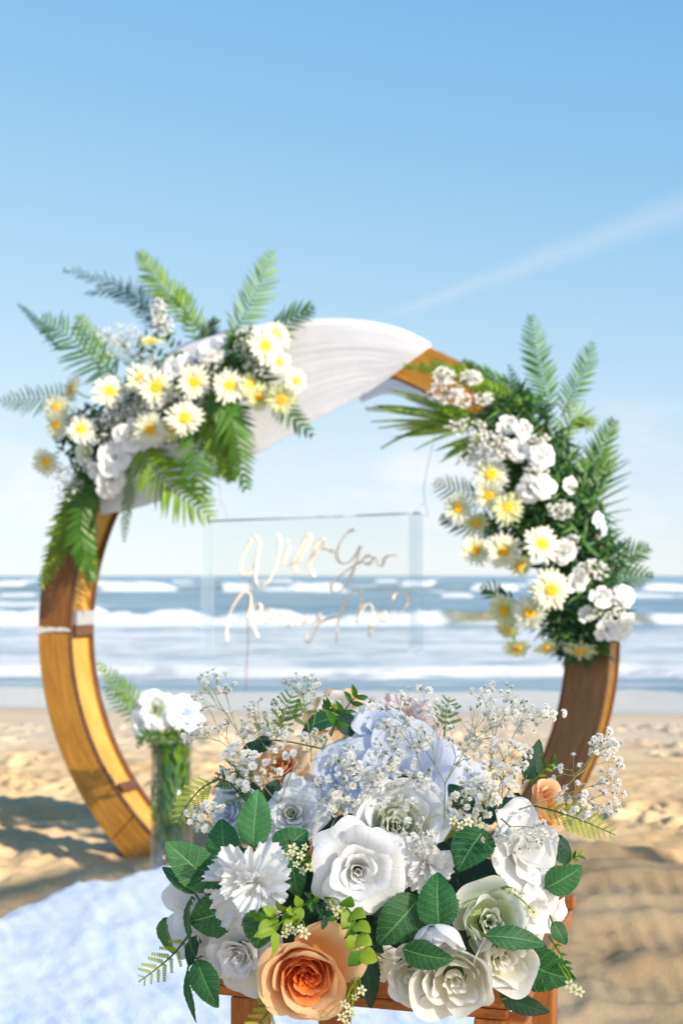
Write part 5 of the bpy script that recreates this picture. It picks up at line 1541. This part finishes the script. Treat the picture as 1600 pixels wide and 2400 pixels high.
def c5(x, y, off): return (x * .475, 568 + y * .475, off)
def c6(x, y, off): return (823 + x * .45, 706 + y * .45, off)
FR = [
 ('bright fern frond standing straight up right of the left arrangement', [c5(1110, 440, .02), c5(1190, 310, .02), c5(1260, 170, .0), c5(1310, 25, -.03)], 22, 52, 8, 'fern_bright', dict(ang=62)),
 ('dark fern frond pointing right over the top of the drape', [c5(1270, 450, .05), c5(1340, 400, .06), c5(1420, 340, .07), c5(1505, 295, .08)], 13, 52, 10, 'fern', dict(ang=45)),
 ('broad light fern frond rising to a tip at the top of the left arrangement', [c5(1000, 440, .0), c5(870, 280, .0), c5(760, 160, -.01), c5(680, 25, -.02)], 26, 56, 9, 'fern_bright', dict(ang=55)),
 ('second fern frond close behind the broad light one', [c5(960, 470, -.04), c5(900, 300, -.05), c5(860, 210, -.06)], 15, 40, 8, 'fern', dict(ang=50)),
 ('small fern tip right of the broad light frond', [c5(960, 480, .0), c5(1000, 420, .0), c5(1040, 350, .0)], 9, 34, 8, 'fern_dark', dict(ang=40)),
 ('wispy blue green fern sweeping to the upper left', [c5(830, 440, -.02), c5(720, 290, -.02), c5(560, 180, -.04), c5(310, 110, -.06)], 40, 44, 5, 'fern_blue', dict(ang=50, jit=.5)),
 ('second wispy blue green fern under the first at the upper left', [c5(780, 420, -.04), c5(680, 300, -.05), c5(560, 220, -.06), c5(420, 220, -.08)], 26, 36, 5, 'fern_blue', dict(ang=50, jit=.5)),
 ('palm-like green frond arching to the upper left with drooping leaflets', [c5(590, 640, .05), c5(460, 560, .06), c5(330, 430, .06), c5(205, 345, .05)], 24, 68, 9, 'fern', dict(ang=68)),
 ('bright frond between the palm-like one and the daisies', [c5(560, 620, .03), c5(480, 520, .03), c5(420, 420, .02), c5(380, 330, .0)], 18, 46, 8, 'fern_bright', dict(ang=60)),
 ('thin blue green fern tip at the upper far left', [c5(300, 500, -.02), c5(210, 400, -.03), c5(150, 330, -.04), c5(90, 275, -.05)], 18, 20, 6, 'fern_blue', dict(ang=45)),
 ('thin frond pointing straight left with upright leaflets', [c5(370, 740, .04), c5(260, 735, .04), c5(130, 735, .02), c5(0, 742, .0)], 20, 50, 6, 'fern', dict(ang=66, sides=(1, -1))),
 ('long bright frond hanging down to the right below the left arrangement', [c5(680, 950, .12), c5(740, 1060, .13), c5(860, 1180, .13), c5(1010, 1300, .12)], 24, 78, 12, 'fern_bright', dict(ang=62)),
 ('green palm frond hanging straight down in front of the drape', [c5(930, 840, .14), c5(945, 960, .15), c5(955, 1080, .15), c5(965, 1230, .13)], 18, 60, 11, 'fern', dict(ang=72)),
 ('dense fern frond drooping over the inner edge of the drape', [c5(990, 700, .14), c5(1080, 760, .16), c5(1140, 900, .15), c5(1190, 1165, .11)], 32, 62, 12, 'fern', dict(ang=58)),
 ('second dense fern frond drooping beside the first over the drape', [c5(980, 720, .12), c5(1020, 860, .13), c5(1080, 1000, .12), c5(1120, 1120, .10)], 26, 56, 12, 'fern_bright', dict(ang=55)),
 ('wide fern frond hanging down the left side of the arch', [c5(430, 1080, .09), c5(370, 1220, .09), c5(300, 1400, .08), (96, 1345, .06)], 34, 52, 12, 'fern_bright', dict(ang=62)),
 ('wide fern frond hanging over the left board of the arch', [c5(470, 1100, .10), c5(400, 1280, .10), c5(400, 1440, .09), (212, 1332, .08)], 32, 50, 13, 'fern', dict(ang=60)),
 ('narrow fern tip hanging free below the end of the drape', [c5(620, 1040, .09), c5(628, 1160, .09), c5(612, 1280, .09), c5(600, 1420, .09)], 24, 22, 6, 'fern', dict(ang=58)),
 ('dark frond pointing down to the right across the drape', [c5(1240, 580, .10), c5(1320, 700, .11), c5(1400, 810, .11), c5(1505, 905, .10)], 15, 42, 12, 'fern_dark', dict(ang=58)),
 ('tall fern frond standing upright on the right side of the arch', [c6(985, 540, .02), c6(940, 380, .02), c6(905, 220, .0), c6(880, 45, -.03)], 28, 50, 8, 'fern', dict(ang=62)),
 ('fern frond leaning right beside the tall upright one', [c6(1030, 560, .0), c6(1090, 440, .0), c6(1150, 320, -.02), c6(1190, 185, -.04)], 24, 42, 7, 'fern', dict(ang=60)),
 ('broad bright frond rising on the outer right side of the arch', [c6(1150, 1080, .04), c6(1185, 900, .03), c6(1230, 740, .02), c6(1300, 580, .0)], 28, 56, 10, 'fern', dict(ang=58)),
 ('fern frond between the two upright ones and the broad one', [c6(1020, 700, .03), c6(1070, 600, .02), c6(1130, 560, .01), c6(1190, 600, .0)], 16, 46, 8, 'fern_bright', dict(ang=60)),
 ('light fern frond lying over the bare wood near the top of the arch', [c6(900, 540, .06), c6(700, 430, .07), c6(480, 320, .07), c6(235, 300, .07)], 30, 38, 12, 'fern_bright', dict(ang=52)),
 ('dense fern along the outer rim right of the bare wood', [c6(980, 560, .02), c6(840, 450, .02), c6(680, 360, .01), c6(540, 270, .0)], 28, 34, 11, 'fern', dict(ang=52)),
 ('blue green fern tip behind the tall upright frond', [c6(860, 520, -.05), c6(820, 430, -.05), c6(770, 300, -.06)], 14, 24, 7, 'fern_blue', dict(ang=50)),
 ('spiky palm leaf fanning out at the right outer edge of the arch', [c6(1130, 1260, .02), c6(1190, 1080, .0), c6(1240, 900, -.02), c6(1290, 740, -.04)], 15, 86, 7, 'fern_dark', dict(ang=60, sides=(1,))),
 ('dark spiky frond at the outer right above the lowest roses', [c6(1180, 1400, .03), c6(1280, 1330, .02), c6(1380, 1270, .0), c6(1470, 1225, -.02)], 16, 50, 9, 'fern_dark', dict(ang=55)),
 ('dark spiky frond lowest at the outer right', [c6(1200, 1450, .05), c6(1290, 1400, .04), c6(1390, 1370, .02), c6(1490, 1365, .0)], 14, 44, 9, 'fern_dark', dict(ang=50)),
 ('small frond with upright leaflets pointing left above the farthest left daisy', [c6(650, 960, .08), c6(570, 960, .09), c6(480, 930, .09), c6(395, 895, .09)], 14, 46, 6, 'fern', dict(ang=68)),
 ('small frond pointing left under the farthest left daisy of the right arrangement', [c6(700, 1150, .08), c6(600, 1130, .08), c6(500, 1100, .08), c6(425, 1070, .08)], 16, 38, 7, 'fern_dark', dict(ang=62)),
 ('frond with hanging leaflets below the second right daisy', [c6(880, 1130, .08), c6(780, 1110, .08), c6(690, 1100, .08), c6(620, 1090, .08)], 14, 46, 8, 'fern_dark', dict(ang=75)),
 ('small frond pointing left over the sea beside the largest daisy', [c6(800, 1500, .08), c6(740, 1480, .08), c6(690, 1450, .08), c6(632, 1430, .08)], 9, 36, 9, 'fern', dict(ang=55)),
 ('dark frond running down through the right arrangement', [c6(960, 640, .05), c6(1000, 800, .06), c6(1040, 960, .06), c6(1060, 1130, .06)], 22, 60, 13, 'fern_dark', dict(ang=55)),
 ('dark frond in the lower right arrangement behind the roses', [c6(1080, 1120, .05), c6(1130, 1250, .06), c6(1160, 1380, .06), c6(1200, 1520, .05)], 22, 60, 13, 'fern_dark', dict(ang=55)),
 ('green fern spreading right from the middle of the right arrangement', [c6(960, 760, .06), c6(1080, 800, .05), c6(1180, 830, .04), c6(1300, 800, .02)], 18, 50, 10, 'fern', dict(ang=58)),
]
for i, (lab, pts, n, L, w_, mt, kw) in enumerate(FR):
    frond(lab, pts, n, L, w_, mt, 100 + i, **kw)

# palm leaf with long blades reaching left below the drape
def palm_fan(label, foot, tips, wpx, mats, seed):
    r = random.Random(seed)
    F = A(*foot)
    t = thing('palm_leaf', label, 'palm leaf', F)
    px = F.y / FPX
    b = MB(); b.tube([F, F + (A(*foot) - A(foot[0] - 40, foot[1] - 30, foot[2]))], .003, 6)
    b.build('stem', M['fern'], t, True, F)
    for (x, y, off) in tips:
        T = A(x, y, off)
        d = T - F
        base = F + Vector((r.uniform(-.02, .02), 0, r.uniform(-.02, .02)))
        put_leaf(t, blade_me(r.choice(mats), r.randint(0, 2)), base - F, T - base, Vector((r.uniform(-.4, .4), -1, r.uniform(-.2, .9))), (T - base).length, wpx * px * r.uniform(.7, 1.2), 'blade')
palm_fan('palm leaf with long thin blades reaching left over the loose drape end', c6(590, 600, .09),
         [c6(*q) for q in ((15, 435, .12), (30, 490, .12), (60, 545, .12), (85, 590, .12), (80, 640, .12), (150, 665, .12), (200, 375, .12), (250, 410, .12), (310, 430, .12), (140, 400, .12), (270, 690, .12), (120, 480, .13), (60, 460, .11), (170, 620, .13))], 17, ['palm', 'fern_bright', 'palm'], 3)
palm_fan('small palm leaf with blades hanging below the long bladed one', c6(640, 640, .08),
         [c6(*q) for q in ((400, 795, .10), (430, 760, .11), (480, 790, .11), (520, 770, .11), (380, 720, .1), (460, 700, .1), (560, 800, .1))], 14, ['fern', 'palm'], 4)

# ------------------------------------------------------------------ filling greenery and far gypsophila (too small to pick apart)
def filler(name, label, cat, blobs, seed, mats, L, W__, parent_loc):
    r = random.Random(seed)
    b = MB()
    for (u, v, off, ru, rv, n) in blobs:
        for _ in range(n):
            a, q = r.uniform(0, 6.283), math.sqrt(r.random())
            p = A(u + ru * q * math.cos(a), v + rv * q * math.sin(a), off + r.uniform(-.05, .05))
            d = Vector((r.uniform(-1, 1), r.uniform(-.6, .6), r.uniform(-1, 1))).normalized()
            n_ = Vector((r.uniform(-.6, .6), -1, r.uniform(-.5, .8)))
            s = d.cross(n_).normalized()
            l, w_ = L * r.uniform(.6, 1.2), W__ * r.uniform(.7, 1.2)
            up = d.cross(s) * .12 * l
            b.add([p, p + d * l * .35 + s * w_ + up, p + d * l, p + d * l * .35 - s * w_ + up], [(0, 1, 2), (0, 2, 3)], mi=r.randrange(len(mats)))
    o = b.build(name, [M[k] for k in mats], None, True, parent_loc)
    o.location = parent_loc
    o['kind'] = 'stuff'
    return tag(o, label, cat)
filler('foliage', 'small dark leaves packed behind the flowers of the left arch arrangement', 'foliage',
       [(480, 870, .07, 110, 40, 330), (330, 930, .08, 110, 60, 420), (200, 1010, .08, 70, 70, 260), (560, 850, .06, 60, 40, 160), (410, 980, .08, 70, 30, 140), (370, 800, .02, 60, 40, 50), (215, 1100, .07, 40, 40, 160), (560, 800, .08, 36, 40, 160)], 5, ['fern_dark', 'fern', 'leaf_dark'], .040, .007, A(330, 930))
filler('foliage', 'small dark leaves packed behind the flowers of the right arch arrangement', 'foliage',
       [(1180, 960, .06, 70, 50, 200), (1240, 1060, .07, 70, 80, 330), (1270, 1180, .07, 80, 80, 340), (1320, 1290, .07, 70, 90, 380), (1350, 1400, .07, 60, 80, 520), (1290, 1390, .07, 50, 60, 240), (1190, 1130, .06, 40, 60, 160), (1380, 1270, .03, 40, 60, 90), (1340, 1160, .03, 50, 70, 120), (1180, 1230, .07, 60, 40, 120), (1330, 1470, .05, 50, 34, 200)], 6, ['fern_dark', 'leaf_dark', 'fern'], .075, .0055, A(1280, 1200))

def gyps_far(label, blobs, seed, size=.0042, mat='floret', foot=None):
    r = random.Random(seed)
    F = A(*foot)
    t = thing('gypsophila_sprig', label, 'gypsophila', F)
    b, st = MB(), MB()
    for (u, v, off, ru, rv, n) in blobs:
        c = A(u, v, off)
        st.tube([F, c], .0011, 4, False)
        for _ in range(n):
            a, q = r.uniform(0, 6.283), math.sqrt(r.random())
            p = A(u + ru * q * math.cos(a), v + rv * q * math.sin(a), off + r.uniform(-.035, .05))
            s = size * r.uniform(.6, 1.25)
            if r.random() < .35: st.tube([c, c.lerp(p, .6) + Vector((r.uniform(-.006, .006), 0, -.006)), p], .0005, 3, False)
            k = r.uniform(0, 6)
            dd = [Vector((math.cos(k + i * 1.5708), math.sin(k + i * 1.5708) * .5, math.sin(k + i * 1.5708) * .85)) * s for i in range(4)]
            up = Vector((r.uniform(-.4, .4), -1, r.uniform(-.2, .6))).normalized() * s * .8
            b.add([p + x for x in dd] + [p + up, p - up], [(0, 1, 4), (1, 2, 4), (2, 3, 4), (3, 0, 4), (1, 0, 5), (2, 1, 5), (3, 2, 5), (0, 3, 5)])
    o = b.build('florets', M[mat], t, True, F); o['kind'] = 'stuff'
    o = st.build('stem', M['twig'], t, True, F)
gyps_far('airy gypsophila left of the tall twigs at the top of the left arrangement', [(285, 790, .0, 50, 52, 190), (250, 770, .0, 36, 30, 60), (320, 830, .02, 40, 30, 90)], 1, foot=(340, 900, .05))
gyps_far('cream gypsophila plume standing above the edge-on yellow daisy', [(366, 712, .0, 20, 30, 90), (372, 748, .0, 26, 26, 90)], 2, .0050, foot=(390, 840, .04))
gyps_far('gypsophila between the topmost daisy and the upper white rose', [(560, 790, .10, 26, 38, 150), (585, 840, .12, 26, 26, 90), (484, 830, .13, 30, 30, 100)], 3, foot=(540, 870, .06))
gyps_far('gypsophila in the middle of the left arrangement under the daisies', [(295, 935, .15, 50, 26, 190), (290, 960, .15, 60, 34, 220), (240, 985, .14, 40, 40, 150), (390, 925, .16, 50, 22, 120), (335, 940, .15, 40, 20, 90)], 4, foot=(330, 960, .05))
gyps_far('gypsophila trailing at the lower far left of the arch', [(157, 1115, .10, 36, 34, 110), (140, 1080, .10, 34, 24, 60), (210, 1070, .12, 36, 20, 80), (165, 950, .10, 20, 30, 50)], 5, foot=(200, 1060, .05))
gyps_far('round gypsophila tuft over the bare orange wood near the arch top', [(1017, 862, .10, 26, 20, 100)], 6, .0052, foot=(1060, 900, .05))
gyps_far('gypsophila beside the palm blades left of the bare wood', [(1022, 902, .11, 44, 28, 170), (1080, 868, .10, 26, 18, 80), (1062, 920, .11, 20, 20, 50), (1110, 915, .10, 22, 16, 50)], 7, .0052, foot=(1090, 940, .05))
gyps_far('loose gypsophila hanging between palm blades and the top daisy', [(1070, 980, .12, 50, 20, 80), (1120, 1015, .14, 44, 30, 170), (1090, 1050, .13, 40, 20, 90), (1150, 1030, .16, 30, 30, 110)], 8, .005, foot=(1140, 1000, .05))
gyps_far('gypsophila in the right arrangement beside the two middle roses', [(1230, 1080, .16, 30, 26, 100), (1286, 1170, .13, 34, 24, 100), (1240, 1010, .14, 26, 16, 60)], 9, .0046, foot=(1260, 1120, .05))
gyps_far('gypsophila over the dark leaves beside the largest daisy', [(1360, 1310, .16, 38, 26, 90), (1310, 1250, .14, 28, 22, 60), (1420, 1390, .10, 24, 24, 50), (1380, 1410, .14, 34, 16, 40)], 10, .005, foot=(1340, 1350, .05))

# ------------------------------------------------------------------ flowers in the vase
VF = VC + Vector((0, 0, VH))
def vase_flower(kind, pal, u, v, rp, face, seed, label, nm='rose'):
    pos = P(u, v, VC.y - .03)
    Rm = rp * pos.y / FPX
    t = make_bloom(nm, label, nm, kind, pal, Rm, seed, .75)
    face_to(t, pos, face, seed, Rm, .42)
vase_flower('rose', 'greenwhite_' if 0 else 'green', 352, 1630, 42, (-.1, -1, .15), 91, 'blurred white rose standing in the tall glass vase')
vase_flower('open', 'blue', 424, 1636, 38, (.3, -1, .3), 92, 'pale bluish bloom right of the rose in the tall glass vase', 'hydrangea')
vase_flower('open', 'white', 318, 1665, 26, (-.6, -1, -.2), 93, 'small white bloom at the lower left of the vase rose')
def vfrond(label, pts, n, Lpx, wpx, mat, seed, **kw):
    global A
    keep = A
    A = lambda u, v, off=0: P(u, v, VC.y + off)
    frond(label, pts, n, Lpx, wpx, mat, seed, **kw)
    A = keep
vfrond('fern frond leaning left out of the tall glass vase', [(345, 1660, 0), (310, 1610, 0), (270, 1570, 0), (226, 1525, 0)], 20, 34, 8, 'fern_bright', 301, ang=60)
vfrond('second fern frond under the left leaning one from the vase', [(345, 1670, 0), (305, 1640, 0), (270, 1610, 0), (240, 1580, 0)], 14, 30, 7, 'fern', 302, ang=60)
vfrond('small frond between the rose and the bluish bloom of the vase', [(385, 1660, .01), (395, 1630, .01), (405, 1600, .01)], 8, 22, 7, 'fern', 303, ang=55)
vfrond('fern frond hanging over the left rim of the vase', [(375, 1690, -.05), (350, 1690, -.07), (330, 1690, -.08), (318, 1715, -.08)], 10, 22, 9, 'fern_dark', 304, ang=55)
vfrond('light fern standing inside the left of the glass vase', [(372, 1950, -.02), (368, 1900, -.02), (362, 1840, -.03), (366, 1740, -.02)], 18, 26, 8, 'fern_bright', 305, ang=50)
r = random.Random(77)
b = MB()
for q in range(1500):
    z = r.uniform(.07, VH + .02) if q < 1300 else r.uniform(VH - .01, VH + .035)
    rr = (VR - .007) * math.sqrt(r.random()) if z < VH else VR * 1.6 * math.sqrt(r.random())
    a = r.uniform(0, 6.283)
    p = Vector((rr * math.cos(a), rr * math.sin(a), z))
    d = Vector((r.uniform(-.3, .3), r.uniform(-.3, .3), 1)).normalized() if z < VH - .03 else Vector((math.cos(a), math.sin(a), r.uniform(-.5, .7))).normalized()
    n_ = Vector((math.cos(a), math.sin(a), 0)); s = d.cross(n_).normalized()
    l = r.uniform(.03, .07) if z < VH - .04 else r.uniform(.02, .045)
    w_ = r.uniform(.004, .009)
    if z < VH and z + l > VH: l = VH - z
    b.add([p, p + d * l * .4 + s * w_, p + d * l, p + d * l * .4 - s * w_], [(0, 1, 2), (0, 2, 3)], mi=r.randrange(3))
for q in range(14):
    a, rr = r.uniform(0, 6.283), r.uniform(0, .035)
    b.tube([(rr * math.cos(a) * .6, rr * math.sin(a) * .6, .02), (rr * math.cos(a), rr * math.sin(a), VH + .02)], .0022, 5, mi=2)
o = b.build('greenery', [M['fern'], M['fern_bright'], M['fern_bright']], None, True)
o.location = VC
o['kind'] = 'stuff'
tag(o, 'bundle of dark green leaves and stems standing inside the glass vase', 'greenery')
